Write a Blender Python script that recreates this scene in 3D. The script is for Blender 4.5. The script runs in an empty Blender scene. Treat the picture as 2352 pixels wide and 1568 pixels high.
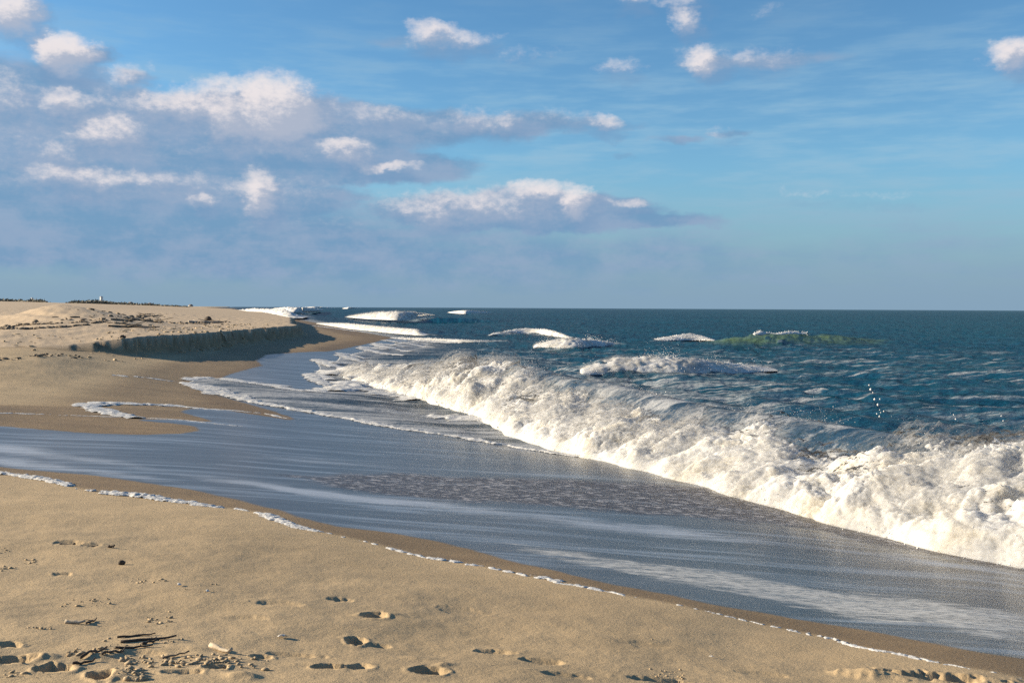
import bpy, math, random, time
import numpy as np
from mathutils import Matrix, Vector

T0 = time.time()
random.seed(7)
rng = np.random.default_rng(11)
scene = bpy.context.scene
COL = scene.collection

# ------------------------------------------------------------------ camera
PW, PH = 2352.0, 1568.0            # plan units of the survey picture
CAM_Z = 3.0
cam_data = bpy.data.cameras.new('camera')
cam_data.sensor_width = 36.0
cam_data.lens = 36.0
cam_data.clip_start = 0.05
cam_data.clip_end = 100000.0
cam = bpy.data.objects.new('camera', cam_data)
COL.objects.link(cam)
PITCH = math.atan(77.0 / PW)
ROLL = 0.0052
M_cam = (Matrix.Translation((0, 0, CAM_Z)) @ Matrix.Rotation(math.pi / 2 - PITCH, 4, 'X')
         @ Matrix.Rotation(ROLL, 4, 'Z'))
cam.matrix_world = M_cam
scene.camera = cam
R_cam = np.array(M_cam.to_3x3())

# ------------------------------------------------------------------ light
SUN_EL = math.radians(17.5)
SUN_TO = np.array([-0.985, 0.15])           # horizontal direction towards the sun
SUN_TO = SUN_TO / np.linalg.norm(SUN_TO)
sun_data = bpy.data.lights.new('sun', 'SUN')
sun_data.energy = 5.0
sun_data.angle = math.radians(0.6)
sun_data.color = (1.0, 0.85, 0.63)
sun = bpy.data.objects.new('sun', sun_data)
COL.objects.link(sun)
sun_dir = Vector((SUN_TO[0] * math.cos(SUN_EL), SUN_TO[1] * math.cos(SUN_EL), math.sin(SUN_EL)))
sun.rotation_euler = (-sun_dir).to_track_quat('-Z', 'Y').to_euler()

vs = scene.view_settings
scene.display_settings.display_device = 'sRGB'
vs.view_transform = 'Standard'
vs.look = 'None'
vs.exposure = 1.15
vs.gamma = 1.0
vs.use_curve_mapping = False
scene.cycles.max_bounces = 5
scene.cycles.diffuse_bounces = 3
scene.cycles.glossy_bounces = 2
scene.cycles.transmission_bounces = 3
scene.cycles.transparent_max_bounces = 12
scene.cycles.use_denoising = False
scene.cycles.adaptive_threshold = .01

# ------------------------------------------------------------------ node helper
class NT:
    def __init__(self, tree):
        self.t = tree
        self.n = tree.nodes
        self.l = tree.links

    def node(self, kind, **kw):
        nd = self.n.new(kind)
        for k, v in kw.items():
            setattr(nd, k, v)
        return nd

    def put(self, sock, v):
        if v is None:
            return
        if hasattr(v, 'is_output') or isinstance(v, bpy.types.NodeSocket):
            self.l.new(v, sock)
        else:
            if sock.type == 'RGBA' and len(v) == 3:
                v = (*v, 1.0)
            sock.default_value = v

    def math(self, op, a, b=None, c=None, clamp=False):
        nd = self.node('ShaderNodeMath', operation=op, use_clamp=clamp)
        self.put(nd.inputs[0], a)
        self.put(nd.inputs[1], b)
        if c is not None:
            self.put(nd.inputs[2], c)
        return nd.outputs[0]

    def vmath(self, op, a, b=None, out=0):
        nd = self.node('ShaderNodeVectorMath', operation=op)
        self.put(nd.inputs[0], a)
        if b is not None:
            self.put(nd.inputs[1], b)
        return nd.outputs[out]

    def mix(self, f, a, b, blend='MIX'):
        nd = self.node('ShaderNodeMix', data_type='RGBA', blend_type=blend)
        self.put(nd.inputs[0], f)
        self.put(nd.inputs[6], a)
        self.put(nd.inputs[7], b)
        return nd.outputs[2]

    def noise(self, vec, scale, detail=4.0, rough=0.55, dist=0.0, dims='3D'):
        nd = self.node('ShaderNodeTexNoise', noise_dimensions=dims)
        self.put(nd.inputs['Vector'], vec)
        self.put(nd.inputs['Scale'], scale)
        self.put(nd.inputs['Detail'], detail)
        self.put(nd.inputs['Roughness'], rough)
        self.put(nd.inputs['Distortion'], dist)
        return nd.outputs[0]

    def ramp(self, v, a, b, lo=0.0, hi=1.0, smooth=True):
        nd = self.node('ShaderNodeMapRange')
        nd.interpolation_type = 'SMOOTHSTEP' if smooth else 'LINEAR'
        nd.clamp = True
        self.put(nd.inputs[0], v)
        nd.inputs[1].default_value = a
        nd.inputs[2].default_value = b
        nd.inputs[3].default_value = lo
        nd.inputs[4].default_value = hi
        return nd.outputs[0]

    def attr(self, name):
        nd = self.node('ShaderNodeAttribute', attribute_name=name)
        return nd.outputs['Fac']

    def mapping(self, vec, rot=0.0, scale=(1, 1, 1)):
        nd = self.node('ShaderNodeMapping')
        self.put(nd.inputs[0], vec)
        nd.inputs['Rotation'].default_value = (0, 0, rot)
        nd.inputs['Scale'].default_value = scale
        return nd.outputs[0]

# ------------------------------------------------------------------ world: sky with clouds
def px_angles(px, py):
    d = R_cam @ np.array([(px - PW / 2) / PW, -(py - PH / 2) / PW, -1.0])
    d /= np.linalg.norm(d)
    return math.atan2(d[0], d[1]), math.asin(d[2])

# lit cloud heads: x, y, half width, half height, strength
PUFFS = [
    (28, 28, 46, 42, 1.0), (-10, 20, 40, 30, .6), (150, 118, 50, 34, 1.15), (135, 100, 25, 22, .9), (285, 178, 38, 20, .55), (345, 160, 16, 10, .3),
    (160, 230, 56, 26, .8), (250, 298, 74, 30, .8), (195, 312, 40, 22, .55), (150, 350, 52, 30, .62),
    (20, 215, 45, 40, .55), (500, 212, 40, 28, .75), (545, 206, 26, 18, .8), (440, 246, 130, 32, .85),
    (525, 265, 64, 50, 1.05), (420, 238, 50, 26, .8), (640, 252, 78, 62, 1.25), (640, 232, 60, 30, .9), (712, 230, 18, 10, .8), (730, 264, 60, 34, .5),
    (790, 346, 56, 24, .8), (650, 342, 170, 20, .5), (880, 379, 66, 11, .75), (500, 345, 70, 14, .4),
    (180, 404, 105, 24, .75), (330, 408, 100, 18, .6), (595, 438, 42, 44, .95), (560, 428, 46, 18, .6), (455, 456, 28, 18, .7), (455, 412, 20, 12, .5),
    (880, 268, 90, 18, .5), (1000, 290, 80, 12, .35), (1110, 280, 80, 26, .5), (1150, 275, 30, 20, .55),
    (990, 82, 46, 22, .8), (1040, 88, 70, 18, .65), (960, 94, 34, 14, .5), (1200, 122, 80, 18, .28),
    (1415, 153, 62, 14, .5), (1568, 45, 30, 26, .7), (1450, -2, 40, 14, .6), (1570, -2, 50, 14, .5), (1625, 138, 34, 30, .9),
    (1720, 140, 110, 22, .4), (1710, 132, 24, 14, .5), (1590, 132, 30, 22, .35), (2340, 124, 42, 28, .95), (2290, 130, 40, 18, .3),
    (1385, 279, 40, 14, .65), (1290, 274, 70, 20, .35), (1765, 30, 26, 12, .3),
    (1000, 480, 60, 40, .7), (940, 466, 60, 16, .6), (1080, 462, 90, 26, .7), (1060, 490, 70, 24, .5), (1235, 445, 56, 24, .85), (1170, 470, 90, 28, .6),
    (1325, 456, 40, 32, .95), (1430, 464, 46, 10, .6), (1655, 303, 26, 12, .35), (1840, 446, 70, 8, .3), (2010, 452, 90, 8, .28),
    (700, 505, 130, 12, .25), (265, 548, 26, 10, .2),
    (300, 262, 250, 46, .46), (560, 300, 260, 34, .40), (230, 335, 190, 40, .42), (300, 425, 260, 34, .44), (640, 440, 120, 36, .40), (1130, 474, 230, 36, .50), (760, 300, 200, 26, .36), (60, 330, 120, 70, .36),
]
# shaded cloud bodies
BANKS = [
    (60, 270, 230, 95, .8), (0, 205, 70, 30, .7), (300, 300, 260, 70, .8), (620, 296, 300, 58, 1.0), (900, 290, 240, 34, .7), (1150, 290, 190, 26, .55),
    (700, 375, 300, 40, 1.0), (560, 370, 180, 46, .7), (930, 366, 90, 16, .7), (150, 370, 220, 60, .6), (230, 460, 400, 80, .85), (600, 455, 190, 48, .8),
    (300, 540, 700, 80, .6), (1180, 488, 280, 40, .9), (1480, 505, 150, 20, .6), (1380, 490, 110, 34, .7),
    (900, 590, 800, 70, .38), (1700, 590, 900, 60, .16), (1760, 142, 150, 16, .35), (170, 125, 70, 22, .5), (1560, 322, 60, 9, .35),
    (1690, 306, 50, 8, .3), (300, 182, 50, 14, .4), (1380, 286, 80, 12, .35), (1440, 358, 26, 8, .22), (900, 96, 60, 10, .2),
]

def blob_group(name, blobs, grow=1.0, gain=1.0):
    g = bpy.data.node_groups.new(name, 'ShaderNodeTree')
    g.interface.new_socket('P', in_out='INPUT', socket_type='NodeSocketVector')
    g.interface.new_socket('D', in_out='OUTPUT', socket_type='NodeSocketFloat')
    nt = NT(g)
    gi = nt.node('NodeGroupInput')
    go = nt.node('NodeGroupOutput')
    acc = None
    for (x, y, rx, ry, s) in blobs:
        az, el = px_angles(x, y)
        ax = grow * rx / PW
        ay = grow * ry / PW
        nd = nt.node('ShaderNodeVectorMath', operation='MULTIPLY_ADD')
        nt.l.new(gi.outputs[0], nd.inputs[0])
        nd.inputs[1].default_value = (1 / ax, 1 / ay, 0)
        nd.inputs[2].default_value = (-az / ax, -el / ay, 0)
        v = nd.outputs[0]
        q = nt.vmath('DOT_PRODUCT', v, v, out=1)
        s = s * gain
        e = nt.math('MULTIPLY_ADD', q, -s * 0.72, s)
        acc = e if acc is None else nt.math('SMOOTH_MAX', acc, e, 0.22)
    nt.l.new(nt.math('MAXIMUM', acc, 0.0), go.inputs[0])
    return g

world = bpy.data.worlds.new('World')
scene.world = world
world.use_nodes = True
wt = NT(world.node_tree)
wt.n.clear()
w_out = wt.node('ShaderNodeOutputWorld')
sky = wt.node('ShaderNodeTexSky', sky_type='NISHITA')
sky.sun_disc = False
sky.sun_elevation = SUN_EL
sky.sun_rotation = math.atan2(SUN_TO[0], SUN_TO[1])
sky.air_density = 1.0
sky.dust_density = 0.3
sky.ozone_density = 3.0
tc = wt.node('ShaderNodeTexCoord')
dirv = tc.outputs['Generated']
sep = wt.node('ShaderNodeSeparateXYZ')
wt.l.new(dirv, sep.inputs[0])
az = wt.math('ARCTAN2', sep.outputs[0], sep.outputs[1])
az = wt.math('WRAP', az, math.radians(30), math.radians(-30))
el = wt.math('ARCSINE', sep.outputs[2])
cmb = wt.node('ShaderNodeCombineXYZ')
wt.l.new(az, cmb.inputs[0])
wt.l.new(el, cmb.inputs[1])
P = cmb.outputs[0]
n1 = wt.node('ShaderNodeTexNoise')
n1.inputs['Scale'].default_value = 26.0
n1.inputs['Detail'].default_value = 5.0
n1.inputs['Roughness'].default_value = 0.62
wt.l.new(wt.vmath('MULTIPLY', P, (0.8, 1.25, 1)), n1.inputs['Vector'])
off = wt.vmath('SUBTRACT', n1.outputs['Color'], (0.5, 0.5, 0.5))
Pd = wt.vmath('ADD', P, wt.vmath('MULTIPLY', off, (0.058, 0.034, 0)))
fine = wt.noise(wt.vmath('MULTIPLY', P, (1, 1.5, 1)), 120.0, 3.0, 0.65)
wisp = wt.noise(wt.vmath('MULTIPLY', P, (1.0, 6.0, 1)), 9.0, 4.0, 0.6)
# clear air, thin high veil, low distant cloud deck towards the horizon
SKY_TINT = (0.70, 1.02, 1.16)
C_VEIL = (2.9, 4.5, 5.6)
C_BANK = (1.28, 2.45, 3.95)
C_HEAD = (6.6, 6.1, 6.1)
C_MID = (3.3, 3.7, 4.6)
C_LILAC = (2.15, 2.95, 4.25)
C_UNDER = (1.45, 2.45, 3.95)
C_LOW = (1.82, 2.80, 3.82)
clear = wt.mix(1.0, sky.outputs[0], SKY_TINT, 'MULTIPLY')
veil = wt.ramp(wisp, 0.38, 0.72, 0.05, 0.50)
veil = wt.math('MULTIPLY', veil, wt.ramp(el, 0.16, 0.32, 1.0, 0.0))
base = wt.mix(veil, clear, C_VEIL)
low = wt.ramp(el, 0.0, 0.155, 0.96, 0.0)
low = wt.math('ADD', low, wt.math('MULTIPLY', wt.math('SUBTRACT', wisp, 0.5), wt.ramp(el, 0.0, 0.12, 0.0, 0.35)), clamp=True)
base = wt.mix(low, base, C_LOW)
P_puff = Pd
P_puff2 = wt.vmath('ADD', Pd, (-0.007, 0.010, 0))
P_bank = wt.vmath('ADD', P, wt.vmath('MULTIPLY', off, (0.07, 0.026, 0)))
fine0 = wt.math('SUBTRACT', fine, 0.5)
wisp0 = wt.math('MULTIPLY', wt.math('SUBTRACT', wisp, 0.5), 0.5)

sepn = wt.node('ShaderNodeSeparateXYZ')
wt.l.new(n1.outputs['Color'], sepn.inputs[0])
bankcol = wt.mix(wt.ramp(wt.math('MULTIPLY_ADD', wisp, 0.5, sepn.outputs[2]), 0.58, 0.92), C_BANK, C_LILAC)

def use(g, vec):
    nd = wt.node('ShaderNodeGroup')
    nd.node_tree = g
    wt.l.new(vec, nd.inputs[0])
    return nd.outputs[0]

def near(blobs, a0, a1, pad):
    out = []
    for b in blobs:
        a, _ = px_angles(b[0], b[1])
        w = b[2] / PW * 1.35 + pad
        if a + w > a0 and a - w < a1:
            out.append(b)
    return out

def sky_sector(k, a0, a1):
    c = base
    bk = near(BANKS, a0, a1, 0.03)
    pf = near(PUFFS, a0, a1, 0.03)
    if bk:
        g = use(blob_group('cloud_bodies_%d' % k, bk, 1.2, 1.35), P_bank)
        bodies = wt.ramp(wt.math('ADD', wisp0, g), 0.02, 0.62)
        c = wt.mix(wt.math('MULTIPLY', bodies, 0.90), c, bankcol)
    if pf:
        grp = blob_group('cloud_heads_%d' % k, pf, 1.38)
        f1 = use(grp, P_puff)
        f2 = use(grp, P_puff2)
        under = wt.ramp(wt.math('MULTIPLY_ADD', fine0, 0.3, f2), 0.05, 0.85)
        c = wt.mix(wt.math('MULTIPLY', under, 0.55), c, C_UNDER)
        heads = wt.ramp(wt.math('MULTIPLY_ADD', fine0, 0.50, f1), 0.10, 1.02)
        lit = wt.ramp(wt.math('MULTIPLY_ADD', fine0, 0.6, wt.math('SUBTRACT', f1, f2)), -0.10, 0.42)
        hc = wt.mix(lit, C_MID, C_HEAD)
        c = wt.mix(wt.math('MULTIPLY', heads, 0.94), c, hc)
    b = wt.node('ShaderNodeBackground')
    b.inputs['Strength'].default_value = 0.059
    wt.l.new(c, b.inputs['Color'])
    return b.outputs[0]

cuts = [-0.55, -0.41, -0.32, -0.24, -0.12, 0.02, 0.14, 0.55]
sh = sky_sector(0, cuts[0], cuts[1])
for k in range(1, len(cuts) - 1):
    s2 = sky_sector(k, cuts[k], cuts[k + 1])
    mx = wt.node('ShaderNodeMixShader')
    wt.l.new(wt.math('GREATER_THAN', az, cuts[k]), mx.inputs[0])
    wt.l.new(sh, mx.inputs[1])
    wt.l.new(s2, mx.inputs[2])
    sh = mx.outputs[0]
wt.l.new(sh, w_out.inputs[0])
world.cycles.sampling_method = 'MANUAL'
world.cycles.sample_map_resolution = 512

# ------------------------------------------------------------------ numeric helpers
_pr = np.random.default_rng(5)
_perm = _pr.permutation(256).astype(np.int64)
_perm = np.concatenate([_perm, _perm, _perm])
_ga = _pr.uniform(0, 2 * np.pi, 256)
_g2 = np.stack([np.cos(_ga), np.sin(_ga)], 1).astype(np.float32)
_g3 = _pr.normal(size=(256, 3))
_g3 = (_g3 / np.linalg.norm(_g3, axis=1)[:, None]).astype(np.float32)

def _fade(t):
    return t * t * t * (t * (t * 6 - 15) + 10)

def pn2(x, y):
    xf = np.floor(x); yf = np.floor(y)
    xi = xf.astype(np.int64) & 255; yi = yf.astype(np.int64) & 255
    fx = (x - xf).astype(np.float32); fy = (y - yf).astype(np.float32)
    u = _fade(fx); v = _fade(fy)
    def c(ix, iy, dx, dy):
        g = _g2[_perm[_perm[(xi + ix) & 255] + ((yi + iy) & 255)]]
        return g[..., 0] * dx + g[..., 1] * dy
    a = c(0, 0, fx, fy); b = c(1, 0, fx - 1, fy)
    d = c(0, 1, fx, fy - 1); e = c(1, 1, fx - 1, fy - 1)
    p = a + u * (b - a)
    q = d + u * (e - d)
    return (p + v * (q - p)) * 1.5

def pn3(x, y, z):
    xf = np.floor(x); yf = np.floor(y); zf = np.floor(z)
    xi = xf.astype(np.int64) & 255; yi = yf.astype(np.int64) & 255; zi = zf.astype(np.int64) & 255
    fx = (x - xf).astype(np.float32); fy = (y - yf).astype(np.float32); fz = (z - zf).astype(np.float32)
    u = _fade(fx); v = _fade(fy); w = _fade(fz)
    r = []
    for k in (0, 1):
        for j in (0, 1):
            t = []
            for i in (0, 1):
                g = _g3[_perm[_perm[_perm[(xi + i) & 255] + ((yi + j) & 255)] + ((zi + k) & 255)]]
                t.append(g[..., 0] * (fx - i) + g[..., 1] * (fy - j) + g[..., 2] * (fz - k))
            r.append(t[0] + u * (t[1] - t[0]))
    a = r[0] + v * (r[1] - r[0])
    b = r[2] + v * (r[3] - r[2])
    return (a + w * (b - a)) * 1.5

def fbm2(x, y, octs=4, gain=0.5, lac=2.03):
    s = 0; a = 1.0; t = 0
    for k in range(octs):
        s = s + a * pn2(x + 17.3 * k, y - 9.1 * k)
        t += a
        a *= gain; x = x * lac; y = y * lac
    return s / t

def sstep(a, b, x):
    t = np.clip((x - a) / (b - a), 0, 1)
    return t * t * (3 - 2 * t)

def line_dist(x, y, poly):
    """distance (+ on the left of the line), arc length of the nearest point"""
    poly = np.asarray(poly, float)[:, :2]
    best = np.full(x.shape, 1e18); sgn = np.ones(x.shape); arc = np.zeros(x.shape)
    acc = 0.0
    for a, b in zip(poly[:-1], poly[1:]):
        d = b - a
        L = math.hypot(d[0], d[1])
        t = np.clip(((x - a[0]) * d[0] + (y - a[1]) * d[1]) / (L * L), 0, 1)
        ex = x - (a[0] + t * d[0]); ey = y - (a[1] + t * d[1])
        q = ex * ex + ey * ey
        m = q < best
        best = np.where(m, q, best)
        cr = d[0] * ey - d[1] * ex
        sgn = np.where(m, np.sign(d[0] * (y - a[1]) - d[1] * (x - a[0])), sgn)
        arc = np.where(m, acc + t * L, arc)
        acc += L
    return np.sqrt(best) * sgn, arc

def in_poly(x, y, poly):
    poly = np.asarray(poly, float)[:, :2]
    r = np.zeros(x.shape, bool)
    n = len(poly)
    for i in range(n):
        x0, y0 = poly[i]; x1, y1 = poly[(i + 1) % n]
        c = ((y0 > y) != (y1 > y))
        with np.errstate(divide='ignore', invalid='ignore'):
            xx = (x1 - x0) * (y - y0) / (y1 - y0 + 1e-12) + x0
        r ^= c & (x < xx)
    return r

def poly_depth(x, y, poly):
    """distance inside a closed outline (negative outside)"""
    p = list(map(tuple, np.asarray(poly)[:, :2]))
    d, _ = line_dist(x, y, p + [p[0]])
    return np.where(in_poly(x, y, p), np.abs(d), -np.abs(d))

# ------------------------------------------------------------------ sight lines
def ray(px, py):
    d = R_cam @ np.array([(px - PW / 2) / PW, -(py - PH / 2) / PW, -1.0])
    return d / math.hypot(d[0], d[1])

def at_z(px, py, z):
    d = ray(px, py)
    k = (z - CAM_Z) / d[2]
    return (d[0] * k, d[1] * k, z)

def tps_fit(pts, vals, lam=1e-3):
    n = len(pts)
    r = np.linalg.norm(pts[:, None] - pts[None], axis=2)
    K = np.where(r > 0, r * r * np.log(np.maximum(r, 1e-9)), 0) + lam * np.eye(n)
    Pm = np.c_[np.ones(n), pts]
    A = np.zeros((n + 3, n + 3))
    A[:n, :n] = K; A[:n, n:] = Pm; A[n:, :n] = Pm.T
    return pts, np.linalg.solve(A, np.r_[vals, 0, 0, 0])

def tps_eval(fit, q):
    pts, w = fit
    out = w[-3] + q[:, 0] * w[-2] + q[:, 1] * w[-1]
    for p, c in zip(pts, w[:-3]):
        r2 = (q[:, 0] - p[0]) ** 2 + (q[:, 1] - p[1]) ** 2
        out += c * 0.5 * r2 * np.log(np.maximum(r2, 1e-12))
    return out

def plan(x, y):
    a = np.arctan2(x, y)
    lim = math.radians(31)
    a = np.where(np.abs(a) > lim, np.sign(a) * (lim + 0.12 * (1 - np.exp(-(np.abs(a) - lim) / 0.2))), a)
    r = np.log(np.clip(np.hypot(x, y), 3.6, 4000))
    return np.stack([3 * a, r], -1)

def fit_from(spec):
    pts = []; vals = []
    for s in spec:
        if s[0] == 'w':
            _, x, y, z = s
        else:
            x, y, z = at_z(*s)
        pts.append(plan(np.array([x]), np.array([y]))[0]); vals.append(z)
    return tps_fit(np.array(pts), np.array(vals))

LOWER = fit_from([
    (0, 1568, 1.42), (600, 1568, 1.38), (1176, 1568, 1.28), (1760, 1568, 1.05), (2352, 1568, .83),
    (0, 1400, 1.28), (600, 1400, 1.15), (1176, 1440, .98), (1700, 1490, .86), (2352, 1556, .80),
    (0, 1230, 1.02), (350, 1250, .98), (0, 1085, .76), (420, 1150, .76), (625, 1190, .76), (960, 1275, .76),
    (1300, 1340, .76), (1600, 1400, .76), (1950, 1480, .76),
    (0, 1010, .66), (300, 1020, .60), (700, 1050, .42), (1000, 1120, .40), (1500, 1220, .38), (2000, 1330, .38), (2352, 1400, .42),
    (0, 960, .68), (0, 900, .84), (0, 850, 1.08), (130, 900, .76), (200, 850, .86), (130, 822, 1.16), (230, 930, .62), (440, 990, .52), (430, 882, .44), (640, 955, .30),
    (300, 870, .66), (760, 955, .18), (1000, 998, .08), (1390, 1060, .05), (1640, 1115, .05), (1900, 1195, .05), (2352, 1305, .06),
    (300, 838, .78), (400, 822, .74), (450, 810, .76), (560, 790, .74), (640, 775, .70), (690, 766, .66), (510, 830, .55), (440, 866, .44),
    (600, 812, .42), (740, 806, .36), (880, 777, .28), (760, 768, .5), (740, 885, .16), (820, 830, .04), (960, 790, .02),
    (760, 752, .25), (700, 741, .2), (640, 732, .2), (560, 721, .2),
    ('w', -195, 700, .2), ('w', -420, 1500, .2), ('w', -40, 60, 1.2), ('w', -60, 120, 1.0), ('w', -150, 300, 1.0), ('w', -500, 900, 1.0), ('w', -900, 1800, 1.0),
    ('w', 2, 32, -.7), ('w', 8, 24, -.9), ('w', 10, 14, -.6), ('w', 14, 20, -1.1), ('w', 0, 60, -.8), ('w', -8, 60, -.15), ('w', 20, 45, -1.6),
    ('w', -4, 100, -.9), ('w', -15, 150, -.9), ('w', -45, 300, -1.2), ('w', 40, 120, -2.2), ('w', 150, 400, -3), ('w', -100, 700, -1.6), ('w', 500, 1500, -3),
    ('w', -250, 1500, -2),
])
UPPER = fit_from([
    ('w', -16, 43, 1.58), ('w', -16, 52, 1.58), ('w', -16.4, 67, 1.56), ('w', -16.7, 81, 1.52), ('w', -18, 41.5, 1.34), ('w', -22, 40, 1.22), ('w', -27, 38.5, 1.22), ('w', -19, 95, 1.4),
    ('w', -20, 47, 1.62), ('w', -24, 43.5, 1.42), ('w', -30, 60, 1.74), ('w', -25, 75, 1.7), (0, 765, 1.72), (0, 730, 2.05), (0, 706, 2.72), (150, 714, 2.35), (0, 700, 3.0), (130, 700, 3.05),
    (400, 742, 1.7), (400, 720, 2.05), (500, 716, 1.9), (560, 728, 1.6), (620, 738, 1.5), (250, 730, 1.95), (250, 712, 2.4), (250, 701, 3.1),
    ('w', -30, 150, 1.4), ('w', -72, 300, 1.5), ('w', -200, 700, 1.6), ('w', -430, 1500, 1.7),
    ('w', -110, 300, 2.8), ('w', -170, 400, 3.9), ('w', -260, 600, 4.3), ('w', -320, 800, 3.7), ('w', -600, 1500, 4.2), ('w', -300, 500, 4.4), ('w', -800, 1500, 5.6), ('w', -420, 1100, 3.8),
])
SCARP = [(-60, 36), (-40, 37), (-26, 39.2), (-21, 40.4), (-18.2, 41.6), (-16.6, 43.3), (-16.0, 47), (-16, 52), (-16.3, 60), (-16.5, 70), (-16.7, 81), (-18.2, 88), (-20.5, 96), (-32, 150), (-74, 300),
         (-203, 700), (-450, 1500), (-1000, 3600)]

def scarp_side(x, y):
    w = 0.35 * pn2(x * .55 + 3, y * .55) + 0.09 * pn2(x * 1.7, y * 1.7) + 0.03 * pn2(x * 4.5, y * 4.5)
    d, s = line_dist(x, y, SCARP)
    return d + w, s

def base_sand(x, y):
    """broad shape of the beach: lower beach, upper terrace and the eroded step between them"""
    q = plan(x, y)
    lo = tps_eval(LOWER, q)
    up = tps_eval(UPPER, q)
    r = np.hypot(x, y)
    d, s = scarp_side(x, y)
    wd = np.clip(0.07 + .07 * np.clip(pn2(x * .9, y * .9 + 4) + .1, 0, 1) + 0.004 * np.maximum(r - 60, 0), .10, 6)
    k = sstep(-wd, wd, d)
    talus = 0.16 * np.exp(-np.maximum(-d - wd, 0) / 0.35) * (d < 0) * sstep(0.2, 0.6, up - lo)
    k = np.where(np.hypot(x, y) < 30, 0, k)
    return lo + (up - lo) * k + talus, k, d

def hit(px, py, lo=3.5, hi=900.0):
    d = ray(px, py)
    ks = np.geomspace(lo, hi, 700)
    z, _, _ = base_sand(d[0] * ks, d[1] * ks)
    f = CAM_Z + d[2] * ks - z
    i = np.argmax(f < 0) if (f < 0).any() else len(ks) - 1
    a, b = ks[max(i - 1, 0)], ks[i]
    fa, fb = f[max(i - 1, 0)], f[i]
    k = a + (b - a) * (fa / (fa - fb)) if fa != fb else b
    return (d[0] * k, d[1] * k)

def trace(pts):
    return [hit(*p) for p in pts]

def dense(poly, step, smooth=True):
    poly = np.asarray(poly, float)
    if smooth and len(poly) > 2:
        out = []
        n = len(poly)
        for i in range(n - 1):
            p0 = poly[max(i - 1, 0)]; p1 = poly[i]; p2 = poly[i + 1]; p3 = poly[min(i + 2, n - 1)]
            t = np.linspace(0, 1, 12, endpoint=False)[:, None]
            out.append(0.5 * (2 * p1 + (p2 - p0) * t + (2 * p0 - 5 * p1 + 4 * p2 - p3) * t ** 2 + (3 * p1 - p0 - 3 * p2 + p3) * t ** 3))
        poly = np.vstack(out + [poly[-1:]])
    seg = np.linalg.norm(np.diff(poly[:, :2], axis=0), axis=1)
    s = np.r_[0, np.cumsum(seg)]
    if np.isscalar(step):
        q = np.linspace(0, s[-1], max(int(s[-1] / step), 2) + 1)
    else:
        q = np.asarray(step) * s[-1]
    return np.stack([np.interp(q, s, poly[:, k]) for k in range(poly.shape[1])], 1)

# ------------------------------------------------------------------ outlines of the wash on the beach
LINE_A = trace([(-160, 1062), (0, 1086), (60, 1094), (130, 1106), (180, 1122), (260, 1135), (330, 1142), (400, 1150), (470, 1160), (540, 1168), (600, 1178), (630, 1192), (700, 1213), (790, 1232), (860, 1248),
                (960, 1276), (1040, 1290), (1100, 1300), (1200, 1320), (1270, 1334), (1330, 1346), (1440, 1368), (1560, 1390), (1700, 1422), (1820, 1448), (1915, 1468), (1955, 1482), (2060, 1502), (2200, 1530), (2352, 1558), (2500, 1590)])
FILM_EDGE = trace([(-160, 1050), (0, 1074), (200, 1093), (330, 1112), (430, 1127), (540, 1152), (620, 1172), (690, 1196), (760, 1210), (860, 1220), (960, 1240), (1060, 1262), (1160, 1288),
                   (1290, 1322), (1400, 1345), (1500, 1362), (1640, 1392), (1800, 1418), (1960, 1448), (2100, 1478), (2250, 1503), (2352, 1520), (2500, 1548)])
FILM_BACK = trace([(-160, 966), (0, 976), (90, 983), (180, 990), (260, 994), (330, 996), (400, 994), (445, 987), (430, 978), (380, 972), (310, 966), (305, 960), (400, 962), (470, 966), (430, 955),
                   (400, 945), (420, 936), (520, 940), (600, 952), (660, 962), (620, 945), (560, 928), (500, 912), (440, 893), (425, 882)])
POOL = trace([(425, 884), (450, 872), (520, 862), (570, 850), (590, 838), (575, 826), (600, 813), (680, 808), (740, 806), (800, 795), (850, 785), (885, 777)]) + [(-8, 98), (3, 100), (6, 60), (2, 40), (-2, 30)] + trace([(760, 955), (600, 930)])
FILM = FILM_EDGE[::-1] + FILM_BACK + POOL[4:12] + [(-8, 98), (3, 100), (14, 40), (14, 12), (9, 5)]
TONGUE = trace([(427, 881), (450, 868), (500, 870), (560, 876), (620, 884), (690, 896), (735, 900), (765, 890), (738, 878), (715, 862), (735, 848), (728, 832), (775, 828), (782, 816), (835, 806), (850, 798),
                (900, 790), (960, 784)]) + [(-2, 92), (6, 90), (9, 40), (5, 24), (3.2, 18.5)] + trace([(1392, 1056), (1300, 1044), (1220, 1034), (1150, 1021), (1060, 1005), (1000, 996), (930, 985), (870, 974), (800, 962), (760, 955), (690, 943), (620, 931), (560, 918), (500, 905), (455, 890)])
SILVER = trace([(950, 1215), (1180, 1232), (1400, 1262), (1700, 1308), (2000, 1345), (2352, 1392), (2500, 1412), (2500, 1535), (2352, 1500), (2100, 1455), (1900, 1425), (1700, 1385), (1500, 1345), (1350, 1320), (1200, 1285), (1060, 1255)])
GRAVEL = trace([(640, 1090), (900, 1085), (1200, 1098), (1500, 1110), (1750, 1135), (1950, 1175), (2200, 1260), (2352, 1295), (2500, 1320), (2500, 1335), (2352, 1312), (2200, 1288), (1900, 1225), (1600, 1190), (1300, 1165), (1000, 1150), (750, 1120)])
BAND1 = trace([(-160, 1010), (0, 1030), (200, 1055), (400, 1085), (600, 1115), (800, 1142), (1000, 1160), (1200, 1185), (1400, 1208), (1650, 1232), (1900, 1258), (2100, 1285), (2352, 1322), (2500, 1345)])
BAND2 = trace([(-160, 1040), (0, 1058), (200, 1080), (340, 1098), (480, 1120)])
BAND3 = trace([(540, 1045), (760, 1060), (1000, 1078), (1200, 1088), (1450, 1100)])
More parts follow.
